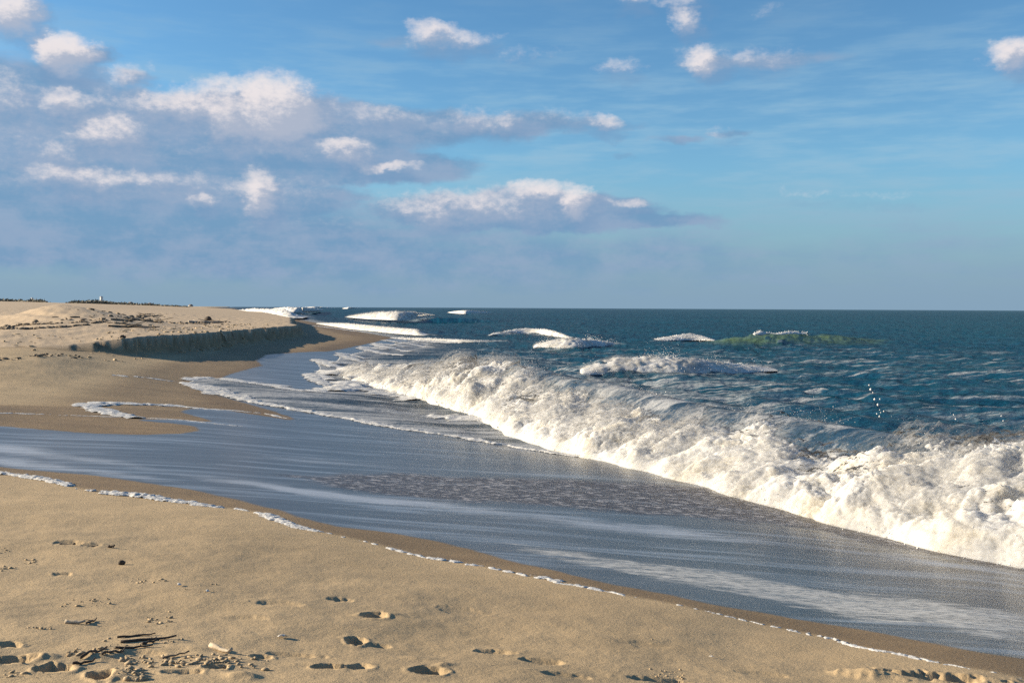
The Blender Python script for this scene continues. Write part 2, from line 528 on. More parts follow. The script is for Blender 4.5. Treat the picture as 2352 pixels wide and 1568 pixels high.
BAND4 = trace([(640, 1190), (720, 1200), (790, 1212), (840, 1222)])
MAIN_CREST = [(-7.2, 45.5), (-4.8, 41), (-1.35, 36), (.6, 30), (2.5, 24.5), (4.1, 20.4), (6.5, 15.6), (8.7, 11.5), (10.6, 7.8), (12.2, 4.5)]
MAIN_TOE = [(-7.4, 42.6), (-5.0, 37.2), (-1.75, 30), (.2, 23), (1.84, 19.2), (4.25, 13.9), (5.75, 11.25), (7.0, 9.0), (8.6, 6.2), (10.0, 3.5)]

# ------------------------------------------------------------------ dents in the sand
# footprints: x, y, half width, half height (plan units), depth (m), heading
PRINTS = [
    (858, 1417, 30, 13, .075, .1), (905, 1415, 26, 8, -.02, 0), (820, 1470, 28, 14, .06, .15), (870, 1480, 30, 9, .025, 0), (750, 1530, 38, 10, .06, .05), (825, 1530, 30, 14, .035, 0),
    (985, 1542, 40, 18, .06, .2), (1140, 1497, 40, 13, .028, .1), (1250, 1520, 50, 14, .03, .05), (1300, 1550, 60, 10, .018, 0), (20, 1517, 48, 12, .07, .05), (125, 1537, 40, 12, .07, .35),
    (230, 1552, 26, 18, .09, .5), (500, 1533, 26, 10, .06, .3), (160, 1249, 34, 5, .05, 0), (212, 1254, 18, 3, .03, 0), (780, 1375, 30, 7, .03, .1), (640, 1388, 60, 9, .02, 0),
    (600, 1505, 26, 8, .05, .2), (1060, 1400, 60, 12, .012, 0), (1020, 1530, 20, 10, -.02, 0), (2130, 1552, 130, 14, .085, .05), (1990, 1550, 70, 10, -.05, 0), (2200, 1562, 60, 10, .05, .1), (145, 1318, 18, 5, .035, .2), (15, 1487, 26, 6, .05, .2), (670, 1497, 60, 8, .02, 0),
    (420, 1545, 40, 10, .03, .2), (330, 1500, 60, 8, .02, 0), (1520, 1560, 80, 10, .03, 0), (1750, 1548, 60, 9, .012, 0), (560, 1420, 50, 8, .015, 0), (1480, 1478, 60, 8, .01, 0),
    (560, 1552, 38, 12, -.03, .1), (280, 1552, 40, 14, -.035, .2), (720, 1520, 40, 8, -.015, 0), (950, 1510, 50, 10, -.015, 0), (450, 1490, 60, 10, -.02, 0), (100, 1512, 40, 9, -.025, 0), (230, 1512, 40, 9, -.025, 0),
]
_pp = [(hit(p[0], p[1]), p) for p in PRINTS]
TRACKS = [trace([(-60, 716), (60, 722), (160, 733), (245, 746)]), trace([(-60, 712), (90, 722), (200, 733), (270, 745)]), trace([(-40, 752), (100, 744), (240, 738)])]

def sand_z(x, y, detail=True):
    z, k, d = base_sand(x, y)
    r = np.hypot(x, y)
    if not detail:
        return z, k, d
    dry = sstep(.70, .98, z) * (r < 40)
    # gentle hollows of the near beach
    z = z + dry * (0.018 * pn2(x * .9, y * .9) + 0.010 * pn2(x * 2.1 + 5, y * 2.1) + .0055 * fbm2(x * 6, y * 6, 3))
    lip = (k < .5) * (r < 30) * sstep(.74, .80, z) * sstep(1.25, .9, z)
    z = z + lip * .006 * np.abs(pn2(x * 1.1 - y * 1.4, (x * 1.3 + y * .9) * .25))
    # churned sand of the terrace
    far = np.clip(r / 60, .6, 4)
    bump = .055 * fbm2(x * 1.15, y * 1.15, 3) + .05 * np.abs(pn2(x * .55, y * .55)) - .06 * np.clip(pn2(x * 1.6 + 9, y * 1.6) - .25, 0, 1)
    z = z + k * bump * (r < 140) * sstep(0.0, 1.2, d)
    z = z + k * sstep(90, 200, r) * (.12 * fbm2(x / 22, y / 22, 3) + .3 * fbm2(x / 90 + 3, y / 90, 2))
    edge = np.exp(-(d / 1.6) ** 2) * (r > 33) * (r < 42) * (x < -17)
    z = z + edge * .12 * fbm2(x * .9, y * .9, 3)
    # scarp face: slumps
    face = k * (1 - k) * 4
    z = z + face * (r < 120) * (.07 * fbm2(x * 1.1, y * 1.1, 3))
    for tr in TRACKS:
        td, _ = line_dist(x, y, tr)
        z = z - .05 * np.exp(-(td / .35) ** 2) + .03 * np.exp(-((np.abs(td) - .6) / .25) ** 2)
    for (cx, cy), (px, py, hw, hh, dep, rot) in _pp:
        rr = math.hypot(cx, cy)
        m = (np.abs(x - cx) < 1.2) & (np.abs(y - cy) < 1.6)
        if not m.any():
            continue
        zc = 1.25 - .02 * rr
        a = hw / PW * rr
        b = max(min(hh / PW * rr * rr / (CAM_Z - zc) * 1.0, a * 1.9), a * .32)
        dx = x[m] - cx; dy = y[m] - cy
        c, s = math.cos(rot), math.sin(rot)
        ux = (dx * c + dy * s) / a; uy = (-dx * s + dy * c) / b
        q = np.sqrt(ux * ux + uy * uy) * (1 + .30 * pn2(x[m] * 7 + cx, y[m] * 7) + .22 * pn2(x[m] * 19, y[m] * 19))
        dep = dep * .72
        dent = -dep * np.clip(1 - q ** 3, 0, 1) ** .7 if dep > 0 else -dep * np.exp(-q * q * 1.2)
        rim = max(dep, 0) * .13 * np.exp(-((q - 1.18) / .22) ** 2) * (1 + .5 * pn2(x[m] * 14, y[m] * 14))
        z[m] = z[m] + dent + rim
    return z, k, d

# ------------------------------------------------------------------ mesh helpers
def make_mesh(name, verts, quads=None, tris=None, smooth=True):
    me = bpy.data.meshes.new(name)
    nq = 0 if quads is None else len(quads)
    nt_ = 0 if tris is None else len(tris)
    loops = []
    if nq:
        loops.append(np.asarray(quads, np.int32).ravel())
    if nt_:
        loops.append(np.asarray(tris, np.int32).ravel())
    loops = np.concatenate(loops)
    me.vertices.add(len(verts))
    me.vertices.foreach_set('co', np.asarray(verts, np.float32).ravel())
    me.loops.add(len(loops))
    me.loops.foreach_set('vertex_index', loops)
    me.polygons.add(nq + nt_)
    tot = np.r_[np.full(nq, 4), np.full(nt_, 3)].astype(np.int32)
    st = np.r_[0, np.cumsum(tot)[:-1]].astype(np.int32)
    me.polygons.foreach_set('loop_start', st)
    me.polygons.foreach_set('loop_total', tot)
    me.update(calc_edges=True)
    if smooth:
        me.polygons.foreach_set('use_smooth', np.ones(nq + nt_, bool))
    me.update()
    return me

def add_attr(me, name, vals):
    a = me.attributes.new(name, 'FLOAT', 'POINT')
    a.data.foreach_set('value', np.asarray(vals, np.float32).ravel())

def compact(verts, quads, attrs=None):
    used = np.zeros(len(verts), bool)
    used[quads.ravel()] = True
    idx = np.cumsum(used) - 1
    v = verts[used]
    a = {k: w[used] for k, w in (attrs or {}).items()}
    return v, idx[quads], a

def grid_quads(nr, nc):
    i = np.arange(nr - 1)[:, None] * nc + np.arange(nc - 1)[None]
    return np.stack([i, i + 1, i + nc + 1, i + nc], -1).reshape(-1, 4)

def obj(name, me, mat=None, parent=None, **props):
    o = bpy.data.objects.new(name, me)
    COL.objects.link(o)
    if mat is not None and me is not None:
        me.materials.clear()
        me.materials.append(mat)
    if parent is not None:
        o.parent = parent
    for k, v in props.items():
        o[k] = v
    return o

def thing(name, label, cat, loc=(0, 0, 0), group=None):
    o = bpy.data.objects.new(name, None)
    COL.objects.link(o)
    o.location = loc
    o.empty_display_size = .1
    o['label'] = label
    o['category'] = cat
    if group:
        o['group'] = group
    return o

def new_mat(name):
    m = bpy.data.materials.new(name)
    m.use_nodes = True
    t = NT(m.node_tree)
    t.n.clear()
    out = t.node('ShaderNodeOutputMaterial')
    return m, t, out

def principled(t, out, **kw):
    b = t.node('ShaderNodeBsdfPrincipled')
    for k, v in kw.items():
        t.put(b.inputs[k.replace('_', ' ')], v)
    t.l.new(b.outputs[0], out.inputs[0])
    return b

# ------------------------------------------------------------------ materials of the setting
WASH_ROT = math.atan2(.58, -.82)          # direction the wash lines run

def sand_material():
    m, t, out = new_mat('beach_sand')
    geo = t.node('ShaderNodeNewGeometry')
    pos = geo.outputs['Position']
    wet_shade = t.attr('wet_shade'); film = t.attr('film'); grav = t.attr('gravel'); silv = t.attr('silver'); band = t.attr('band'); upper = t.attr('upper')
    n_big = t.noise(pos, .55, 5, .6)
    n_mid = t.noise(pos, 3.2, 6, .62)
    n_fine = t.noise(pos, 42, 4, .7)
    n_grain = t.noise(pos, 210, 2, .6)
    along = t.mapping(pos, -WASH_ROT, (.16, 1.0, 1.0))
    st1 = t.noise(along, 2.4, 6, .62)
    st2 = t.noise(along, 9.0, 5, .65)
    # damp compact sand of the lower beach, dry sand of the terrace
    damp_hi = (.485, .355, .205); damp_lo = (.365, .268, .155)
    c = t.mix(t.ramp(n_big, .3, .7), damp_lo, damp_hi)
    c = t.mix(t.ramp(st1, .35, .70, 0, .45), c, (.40, .302, .185))
    c = t.mix(t.ramp(n_mid, .45, .75, 0, .35), c, (.52, .38, .22))
    dryc = t.mix(t.ramp(n_mid, .3, .7), (.41, .31, .205), (.50, .385, .265))
    dryc = t.mix(t.ramp(t.noise(pos, .9, 5, .7), .56, .70, 0, .45), dryc, (.32, .24, .16))
    c = t.mix(upper, c, dryc)
    c = t.mix(t.ramp(n_fine, .30, .72, 0, .30), c, t.mix(1.0, c, (.62, .60, .56), 'MULTIPLY'))
    c = t.mix(t.ramp(n_grain, .56, .70, 0, .28), c, t.mix(1.0, c, (.52, .50, .48), 'MULTIPLY'))
    c = t.mix(t.ramp(n_grain, .36, .26, 0, .3), c, t.mix(1.0, c, (1.5, 1.45, 1.4), 'MULTIPLY'))
    # wetted sand, plus shade painted on the scarp face and foot
    wn = t.math('MULTIPLY_ADD', t.math('SUBTRACT', st1, .5), .5, wet_shade, clamp=True)
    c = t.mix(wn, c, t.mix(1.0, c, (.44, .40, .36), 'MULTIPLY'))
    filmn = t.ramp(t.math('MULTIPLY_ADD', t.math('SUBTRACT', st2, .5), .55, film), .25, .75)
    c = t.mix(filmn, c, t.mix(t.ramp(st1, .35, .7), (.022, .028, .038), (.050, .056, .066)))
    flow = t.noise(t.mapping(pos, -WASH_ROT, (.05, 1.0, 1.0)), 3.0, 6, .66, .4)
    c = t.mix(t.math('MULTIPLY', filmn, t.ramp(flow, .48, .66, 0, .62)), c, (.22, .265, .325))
    # churned shell hash carried in the backwash
    gn = t.noise(t.mapping(pos, -WASH_ROT, (.6, 1.0, 1.0)), 10, 4, .8)
    gmask = t.math('MULTIPLY', grav, t.ramp(t.math('ADD', gn, t.math('MULTIPLY', st1, .5)), .5, .85))
    c = t.mix(t.math('MULTIPLY', grav, t.ramp(gn, .55, .40, .55, 1.0)), c, (.042, .030, .028))
    c = t.mix(t.math('MULTIPLY', t.math('MULTIPLY', grav, t.ramp(gn, .53, .61)), .95), c, (.40, .37, .36))
    # pale streaks over the film, by the silver and band masks
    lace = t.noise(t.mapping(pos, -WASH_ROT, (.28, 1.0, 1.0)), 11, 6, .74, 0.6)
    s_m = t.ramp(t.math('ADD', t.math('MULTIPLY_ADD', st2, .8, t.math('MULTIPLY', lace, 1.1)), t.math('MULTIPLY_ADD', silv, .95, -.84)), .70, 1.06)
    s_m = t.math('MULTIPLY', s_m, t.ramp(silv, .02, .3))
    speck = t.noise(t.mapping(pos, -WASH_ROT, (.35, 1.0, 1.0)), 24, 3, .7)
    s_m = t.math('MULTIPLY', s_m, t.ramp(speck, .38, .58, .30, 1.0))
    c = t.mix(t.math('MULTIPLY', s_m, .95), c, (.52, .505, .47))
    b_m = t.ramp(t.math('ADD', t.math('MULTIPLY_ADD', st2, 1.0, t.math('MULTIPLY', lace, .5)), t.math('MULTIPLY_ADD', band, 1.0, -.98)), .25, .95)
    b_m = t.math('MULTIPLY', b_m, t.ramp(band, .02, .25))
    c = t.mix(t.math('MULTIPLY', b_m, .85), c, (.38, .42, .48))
    pale_streaks = t.math('MAXIMUM', t.math('MULTIPLY', s_m, .9), t.math('MULTIPLY', b_m, .6))
    # relief
    h = t.math('MULTIPLY_ADD', n_fine, .5, t.math('MULTIPLY', n_grain, .22))
    dryness = t.math('SUBTRACT', 1.0, filmn, clamp=True)
    bd = t.node('ShaderNodeBump')
    bd.inputs['Distance'].default_value = .02
    t.put(bd.inputs['Strength'], t.math('MULTIPLY_ADD', dryness, .55, .02))
    t.put(bd.inputs['Height'], t.math('ADD', h, t.math('MULTIPLY', n_mid, .8)))
    bw = t.node('ShaderNodeBump')
    bw.inputs['Distance'].default_value = .04
    t.put(bw.inputs['Strength'], t.math('MULTIPLY_ADD', grav, .9, t.math('MULTIPLY_ADD', pale_streaks, .15, .05)))
    rill = t.noise(t.mapping(pos, -WASH_ROT, (.10, 1.0, 1.0)), 4.2, 5, .62, .3)
    t.put(bw.inputs['Height'], t.math('ADD', t.math('MULTIPLY', t.math('MULTIPLY', gn, grav), 1.2), t.math('ADD', t.math('MULTIPLY', rill, .9), t.math('MULTIPLY', st2, .35))))
    b = principled(t, out, Base_Color=c, Roughness=t.math('MULTIPLY_ADD', wn, -.25, .92), Normal=bd.outputs[0])
    b.inputs['Specular IOR Level'].default_value = .25
    cw = t.math('MULTIPLY', filmn, t.math('SUBTRACT', 1.0, t.math('MULTIPLY', pale_streaks, .8)))
    t.put(b.inputs['Coat Weight'], t.math('MULTIPLY', cw, .72))
    t.put(b.inputs['Coat Roughness'], t.math('MULTIPLY_ADD', grav, .10, .24))
    b.inputs['Coat IOR'].default_value = 1.29
    t.l.new(bw.outputs[0], b.inputs['Coat Normal'])
    return m

def sea_material():
    m, t, out = new_mat('sea_water')
    geo = t.node('ShaderNodeNewGeometry')
    pos = geo.outputs['Position']
    foam = t.attr('foam'); shoal = t.attr('shoal'); thin = t.attr('thin')
    sw = math.atan2(.9, -.44)
    c1 = t.mapping(pos, -sw, (.35, 1.0, 1.0))
    lace = t.noise(c1, 1.5, 8, .70, 1.2)
    lace2 = t.noise(t.mapping(pos, -sw, (.5, 1, 1)), 6.0, 6, .72, 1.6)
    ridge = t.math('ABSOLUTE', t.math('SUBTRACT', lace, .5))
    ridge2 = t.math('ABSOLUTE', t.math('SUBTRACT', lace2, .5))
    web = t.math('MAXIMUM', t.ramp(ridge, .0, .055, 1, 0), t.math('MULTIPLY', t.ramp(ridge2, .0, .05, 1, 0), .8))
    patch = t.ramp(t.math('ADD', t.noise(c1, .5, 5, .65), t.math('MULTIPLY_ADD', foam, .9, -.52)), .40, .66)
    solid = t.ramp(t.math('ADD', lace2, t.math('MULTIPLY_ADD', foam, 1.0, -.95)), .40, .62)
    strk = t.noise(t.mapping(pos, -sw, (.10, 1, 1)), 1.15, 7, .68, .5)
    sfm = t.ramp(t.math('ADD', strk, t.math('MULTIPLY_ADD', foam, .5, -.226)), .54, .66, 0, .60)
    solid = t.math('MAXIMUM', solid, sfm)
    fm = t.math('MAXIMUM', solid, t.math('MULTIPLY', t.math('MULTIPLY', patch, web), .9))
    fm = t.math('MULTIPLY', fm, t.ramp(foam, .26, .46))
    deep = t.mix(t.ramp(t.noise(pos, .02, 3, .5), .35, .65), (.002, .038, .070), (.004, .050, .082))
    c = t.mix(shoal, deep, (.022, .046, .075))
    c = t.mix(thin, c, (.115, .165, .052))
    c = t.mix(t.math('MULTIPLY', fm, .92), c, (.56, .56, .56))
    rip = t.noise(t.mapping(pos, -sw, (.45, 1, 1)), 4.5, 6, .62, .4)
    rip2 = t.noise(t.mapping(pos, -sw, (.5, 1, 1)), .55, 7, .62, .3)
    rip3 = t.noise(t.mapping(pos, -sw, (.4, 1, 1)), .05, 6, .65, .2)
    b1 = t.node('ShaderNodeBump')
    b1.inputs['Distance'].default_value = .10
    t.put(b1.inputs['Strength'], t.math('MULTIPLY_ADD', shoal, -.35, .8))
    t.put(b1.inputs['Height'], rip)
    b2 = t.node('ShaderNodeBump')
    b2.inputs['Distance'].default_value = .9
    t.put(b2.inputs['Strength'], t.math('MULTIPLY_ADD', shoal, -.6, .85))
    t.put(b2.inputs['Height'], rip2)
    t.l.new(b1.outputs[0], b2.inputs['Normal'])
    b3 = t.node('ShaderNodeBump')
    b3.inputs['Distance'].default_value = 8.0
    t.put(b3.inputs['Strength'], t.math('MULTIPLY_ADD', shoal, -.4, .6))
    t.put(b3.inputs['Height'], rip3)
    t.l.new(b2.outputs[0], b3.inputs['Normal'])
    df = t.node('ShaderNodeBsdfDiffuse')
    t.put(df.inputs['Color'], c)
    t.l.new(b2.outputs[0], df.inputs['Normal'])
    gl = t.node('ShaderNodeBsdfGlossy')
    gl.inputs['Roughness'].default_value = .10
    bg1 = t.node('ShaderNodeBump')
    bg1.inputs['Distance'].default_value = .35
    bg1.inputs['Strength'].default_value = .30
    t.put(bg1.inputs['Height'], t.math('ADD', rip2, t.math('MULTIPLY', rip, .12)))
    t.l.new(bg1.outputs[0], gl.inputs['Normal'])
    fr = t.node('ShaderNodeFresnel')
    fr.inputs['IOR'].default_value = 1.33
    bg2 = t.node('ShaderNodeBump')
    bg2.inputs['Distance'].default_value = 1.3
    bg2.inputs['Strength'].default_value = .9
    t.put(bg2.inputs['Height'], t.math('ADD', rip2, t.math('MULTIPLY', rip, .10)))
    t.l.new(bg2.outputs[0], fr.inputs['Normal'])
    cap = t.math('MULTIPLY_ADD', shoal, .0, .42)
    fac = t.math('MULTIPLY', t.math('MINIMUM', t.math('MULTIPLY', fr.outputs[0], .70), cap), t.math('SUBTRACT', 1.0, fm))
    mx = t.node('ShaderNodeMixShader')
    t.put(mx.inputs[0], fac)
    t.l.new(df.outputs[0], mx.inputs[1])
    t.l.new(gl.outputs[0], mx.inputs[2])
    t.l.new(mx.outputs[0], out.inputs[0])
    return m

MAT_SAND = sand_material()
MAT_SEA = sea_material()
print('materials', round(time.time() - T0, 1))

# ------------------------------------------------------------------ beach
def columns(lim, step):
    inner = np.arange(-lim, lim + 1e-6, step)
    g = []
    a = lim; s = step
    while a < 165:
        s *= 1.22
        a += min(s, 6)
        g.append(a)
    g = np.array(g)
    return np.radians(np.r_[-g[::-1], inner, g])

def rows(spec):
    r = [spec[0]]
    for end, fn in spec[1]:
        while r[-1] < end:
            r.append(r[-1] + fn(r[-1]))
    return np.array(r)

A_s = columns(30.5, .062)
R_s = rows((.3, [(3.4, lambda d: .22), (19, lambda d: max(.011, .00078 * d * d)), (130, lambda d: .0125 * d), (700, lambda d: .016 * d), (4200, lambda d: .05 * d)]))
RR, AA = np.meshgrid(R_s, A_s, indexing='ij')
X = (RR * np.sin(AA)).ravel(); Y = (RR * np.cos(AA)).ravel()
Z, K, D = sand_z(X, Y)
quads = grid_quads(len(R_s), len(A_s))
keep = (Z[quads] > -.9).any(1)
quads = quads[keep]
V = np.stack([X, Y, Z], 1)
V, quads, at = compact(V, quads, {'k': K, 'd': D})
X, Y, Z = V[:, 0], V[:, 1], V[:, 2]
print('beach verts', len(V), 'quads', len(quads), round(time.time() - T0, 1))
me = make_mesh('beach', V, quads)
jig = .35 * fbm2(X * .8, Y * .8, 3)
film_in = poly_depth(X + .3 * jig, Y + .3 * jig, FILM)
rr = np.hypot(X, Y)
film = sstep(-.02, .16 + .008 * rr, film_in)
lineA, _ = line_dist(X, Y, LINE_A)             # + = seaward? (fixed below)
sea_side = lineA if np.median(lineA[(rr < 12) & (film > .5)]) > 0 else -lineA
wet_shade = sstep(-.05, .10, sea_side + .03 * jig) * (rr < 26)
damp2 = sstep(.80, .60, Z + .03 * jig) * (rr >= 18) * .7 + sstep(.48, .30, Z + .04 * jig) * (rr >= 18) * .5
wet_shade = np.clip(np.maximum(wet_shade * .85, damp2 * (at['k'] < .5)), 0, 1)
wet_shade = np.maximum(wet_shade, sstep(-2.2, .2, film_in) * .7 * (rr > 16))
def soft(poly, w):
    return sstep(-w * .3, w, poly_depth(X + .4 * jig, Y + .4 * jig, poly) + .35 * fbm2(X * 1.1 - Y * .4, (X * .5 + Y * 1.2), 4))
def stripe(line, w):
    d_, s_ = line_dist(X + .5 * jig, Y + .3 * jig, line)
    w = w * (1 + .6 * pn2(s_ * .45, s_ * 0 + 1.7))
    return np.exp(-((d_ + .12 * fbm2(X * 1.3, Y * 1.3, 3)) / w) ** 2) * np.clip(.75 + .6 * pn2(s_ * .3 + 8, s_ * 0), .2, 1)
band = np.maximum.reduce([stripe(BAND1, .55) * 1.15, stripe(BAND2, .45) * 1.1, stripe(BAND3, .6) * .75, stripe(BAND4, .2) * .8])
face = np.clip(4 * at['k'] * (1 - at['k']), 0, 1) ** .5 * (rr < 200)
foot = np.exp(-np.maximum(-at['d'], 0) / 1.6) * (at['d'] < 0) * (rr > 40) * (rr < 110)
wet_shade = np.maximum(wet_shade, np.maximum(face * .95, foot * .6))  # mask also paints shade on the scarp face and the sand below it
add_attr(me, 'wet_shade', wet_shade)
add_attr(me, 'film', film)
add_attr(me, 'gravel', soft(GRAVEL, .35))
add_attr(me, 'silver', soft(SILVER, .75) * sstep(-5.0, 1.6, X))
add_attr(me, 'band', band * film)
add_attr(me, 'upper', sstep(.86, .995, at['k']) * sstep(30, 36, rr))
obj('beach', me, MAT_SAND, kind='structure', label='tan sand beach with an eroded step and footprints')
print('beach done', round(time.time() - T0, 1))

# ------------------------------------------------------------------ sea
E_DIR = np.array([-.44, .9]); N_DIR = np.array([.9, .44])
# crest lines of the other breakers: (crest points left to right, height, back width)
def crest(px0, py0, px1, py1, z, bulge=0.0):
    a = np.array(at_z(px0, py0, z)[:2]); b = np.array(at_z(px1, py1, z)[:2])
    mid = (a + b) / 2 + np.array([0, bulge])
    return [tuple(a), tuple(mid), tuple(b)]

BREAKERS = [
    dict(key='mid', base=[(1325, 857), (1420, 855), (1560, 856), (1680, 853), (1800, 848)], zb=.12, h=[.08, .58, .64, .38, .03], depth=2.4),
    dict(key='small', base=[(1225, 794), (1300, 797), (1350, 796), (1420, 789)], zb=.15, h=[.05, .62, .5, .05], depth=3.0),
    dict(key='shoulder', base=[(1120, 768), (1205, 765), (1260, 768), (1320, 778)], zb=.15, h=[.05, .5, .5, .05], depth=3.4),
    dict(key='peak', base=[(1500, 781), (1592, 779), (1650, 781)], zb=.2, h=[.03, .48, .03], depth=3.0),
    dict(key='far', base=[(790, 731), (860, 736), (940, 737), (995, 728)], zb=.2, h=[.1, 1.35, 1.45, .2], depth=9),
    dict(key='farsmall', base=[(1026, 719), (1070, 722), (1128, 719)], zb=.2, h=[.1, 1.2, .1], depth=12),
    dict(key='bore', base=[(722, 743), (790, 752), (870, 760), (950, 767), (998, 768)], zb=.12, h=[.15, .6, .55, .5, .08], depth=3.4),
    dict(key='inner', base=[(890, 776), (980, 781), (1080, 786), (1180, 786)], zb=.06, h=[.08, .22, .22, .08], depth=1.2),
    dict(key='coast_a', base=[(520, 722), (570, 727), (640, 732), (695, 733)], zb=.2, h=[.6, 1.8, 1.6, .5], depth=8),
    dict(key='coast_b', base=[(590, 718), (640, 722), (700, 722), (735, 716)], zb=.2, h=[.6, 2.3, 2.1, .7], depth=12),
    dict(key='coast_c', base=[(680, 709.3), (720, 710), (765, 709.5)], zb=.2, h=[.8, 2.6, .8], depth=24),
    dict(key='coast_d', base=[(785, 709), (800, 709.4), (826, 709)], zb=.2, h=[.8, 2.2, .8], depth=24),
]
for b in BREAKERS:
    b['toe'] = np.array([at_z(px, py, b['zb'])[:2] for px, py in b['base']])
GREEN = [at_z(1640, 768, .8)[:2], at_z(1720, 760, 1.2)[:2], at_z(1800, 759, 1.2)[:2], at_z(1880, 760, 1.1)[:2], at_z(1990, 764, .7)[:2], at_z(2150, 768, .5)[:2]]

def ridge_along(x, y, line, hs, front, back, arcs=None):
    line = np.asarray(line)
    d, s = line_dist(x, y, line)
    seg = np.r_[0, np.cumsum(np.linalg.norm(np.diff(line, axis=0), axis=1))]
    h = np.interp(s, seg, hs)
    e0 = np.where((s <= 0) | (s >= seg[-1]), 1, 0)
    return d, s, h, e0

def sea_z(x, y, sand=None):
    r = np.hypot(x, y)
    if sand is None:
        sand = sand_z(x, y, False)[0]
    a = x * E_DIR[0] + y * E_DIR[1]
    n = x * N_DIR[0] + y * N_DIR[1]
    depth = np.clip(-sand, 0, 3)
    k = sstep(-.05, 1.0, depth)
    z = k * (.24 * fbm2(n * .33, a * .12, 3) + .20 * fbm2(n * .9 + 4, a * .30, 3) + .055 * fbm2(n * 3.0, a * 1.2, 2))
    z = z + k * sstep(25, 80, r) * (.22 * pn2(n * .075 + 2, a * .02) + .10 * pn2(n * .17, a * .05 + 7))
    z = z + sstep(150, 600, r) * .35 * fbm2(n * .02, a * .006, 3)
    # swell lines a little further out
    for off, hh, w in ((6.5, .28, 1.4), (12, .34, 1.8), (19, .40, 2.3), (28, .42, 2.6), (40, .5, 3.2), (56, .55, 4), (78, .6, 5)):
        d, s = line_dist(x, y, [(p[0] + off * .9, p[1] + off * .44) for p in MAIN_CREST])
        z = z + hh * np.exp(-((d + .8 * pn2(a * .12, n * .05)) / w) ** 2) * sstep(0, 12, s) * k * (.55 + .6 * pn2(a * .1 + off, n * .02))
    thin = np.zeros_like(z)
    # hump of the main breaker: steep in front, long behind
    d, s, h, e0 = ridge_along(x, y, MAIN_CREST, [.25, .5, 1.22, 1.22, 1.12, 1.0, 1.0, 1.0, 1.0, .9], 1, 1)
    seaward = d * -1.0 if line_dist(np.array([12.]), np.array([20.]), MAIN_CREST)[0][0] < 0 else d
    prof = np.where(seaward > 0, np.exp(-(seaward / 2.1) ** 2), np.exp(-(seaward / 1.0) ** 2))
    z = z + h * prof * np.exp(-np.maximum(0, np.where(e0 > 0, np.abs(d), 0)) / .8)
    for b in BREAKERS:
        tl = b['toe']
        d, s, h, e0 = ridge_along(x, y, tl, b['h'], 1, 1)
        dn = -d if line_dist(np.array([x_ := (tl[0][0] + tl[-1][0]) / 2]), np.array([(tl[0][1] + tl[-1][1]) / 2 + 50]), tl)[0][0] < 0 else d
        w = b['depth']
        q = (dn - .7 * w)
        prof = np.where(q > 0, np.exp(-(q / (1.3 * w)) ** 2), np.exp(-(q / (.45 * w)) ** 2))
        z = z + (.86 if w < 5 else .62) * h * prof * np.exp(-np.where(e0 > 0, np.abs(d), 0) / w)
    d, s, h, e0 = ridge_along(x, y, GREEN, [.02, .72, .98, .80, .34, .03], 1, 1)
    dn = -d if line_dist(np.array([22.]), np.array([200.]), GREEN)[0][0] < 0 else d
    dn = dn + .5 * pn2(x * .25, y * .1)
    prof = np.where(dn > 0, np.exp(-(dn / 5.0) ** 2), np.exp(-(dn / 3.0) ** 2))
    z = z + h * prof * np.exp(-np.where(e0 > 0, np.abs(d), 0) / 3)
    gl = np.r_[0, np.cumsum(np.linalg.norm(np.diff(np.array(GREEN), axis=0), axis=1))]
    thin = np.exp(-((dn + 1.5) / 2.2) ** 2) * sstep(.30, .85, h + .25 * pn2(x * .5, y * .5)) * .8
    # sheet of wash sliding up the beach
    ti = poly_depth(x, y, TONGUE)
    sheet = sand + .004 + .055 * sstep(0, 1.2, ti) + .035 * sstep(.6, 4, ti) * fbm2(n * 1.6, a * .6, 3)
    z = np.where(ti > -.02, np.maximum(z, sheet), z)
    z = np.where((ti < -.02) & (sand > 0), np.minimum(z, sand - .06), z)
    return z, thin, ti

A_w = columns(30.5, .066)
R_w = rows((4.0, [(18, lambda d: max(.045, .0007 * d * d)), (500, lambda d: .0125 * d), (2500, lambda d: .022 * d), (60000, lambda d: .06 * d)]))
RR, AA = np.meshgrid(R_w, A_w, indexing='ij')
X = (RR * np.sin(AA)).ravel(); Y = (RR * np.cos(AA)).ravel()
SZ = sand_z(X, Y, False)[0]
quads = grid_quads(len(R_w), len(A_w))
keep = (SZ[quads] < .75).any(1) & (X[quads] > -2200).all(1)
V = np.stack([X, Y, SZ], 1)
V, quads, at = compact(V, quads[keep])
X, Y, SZ = V[:, 0], V[:, 1], V[:, 2].copy()
ZW, THIN, TI = sea_z(X, Y, SZ)
ok = (ZW > SZ - .12)
quads = quads[ok[quads].any(1)]
V[:, 2] = ZW
V, quads, at = compact(V, quads, {'thin': THIN, 'ti': TI, 'sz': SZ})
X, Y, ZW = V[:, 0], V[:, 1], V[:, 2]
print('sea verts', len(V), 'quads', len(quads), round(time.time() - T0, 1))
me = make_mesh('sea', V, quads)
rr = np.hypot(X, Y)
foam = np.zeros(len(V))
dm, sm = line_dist(X, Y, MAIN_CREST)
dm = np.abs(dm)
foam = np.maximum(foam, .60 * np.exp(-(dm / 1.8)) * (rr < 60))
for b in BREAKERS:
    d, s = line_dist(X, Y, b['toe'])
    foam = np.maximum(foam, .60 * np.exp(-np.abs(d) / (.9 * min(b['depth'], 6) + .004 * rr)) * (rr < 420))
shoreness = sstep(-1.3, -.1, at['sz'])
nearshore = sstep(-.55, -.05, at['sz']) * (rr < 300)
foam = np.maximum(foam, .62 * nearshore)
tide = sstep(-.7, -.1, at['sz'])
foam = np.maximum(foam, np.where(at['ti'] > 0, .56 + .25 * np.exp(-at['ti'] / .5), 0) * tide)
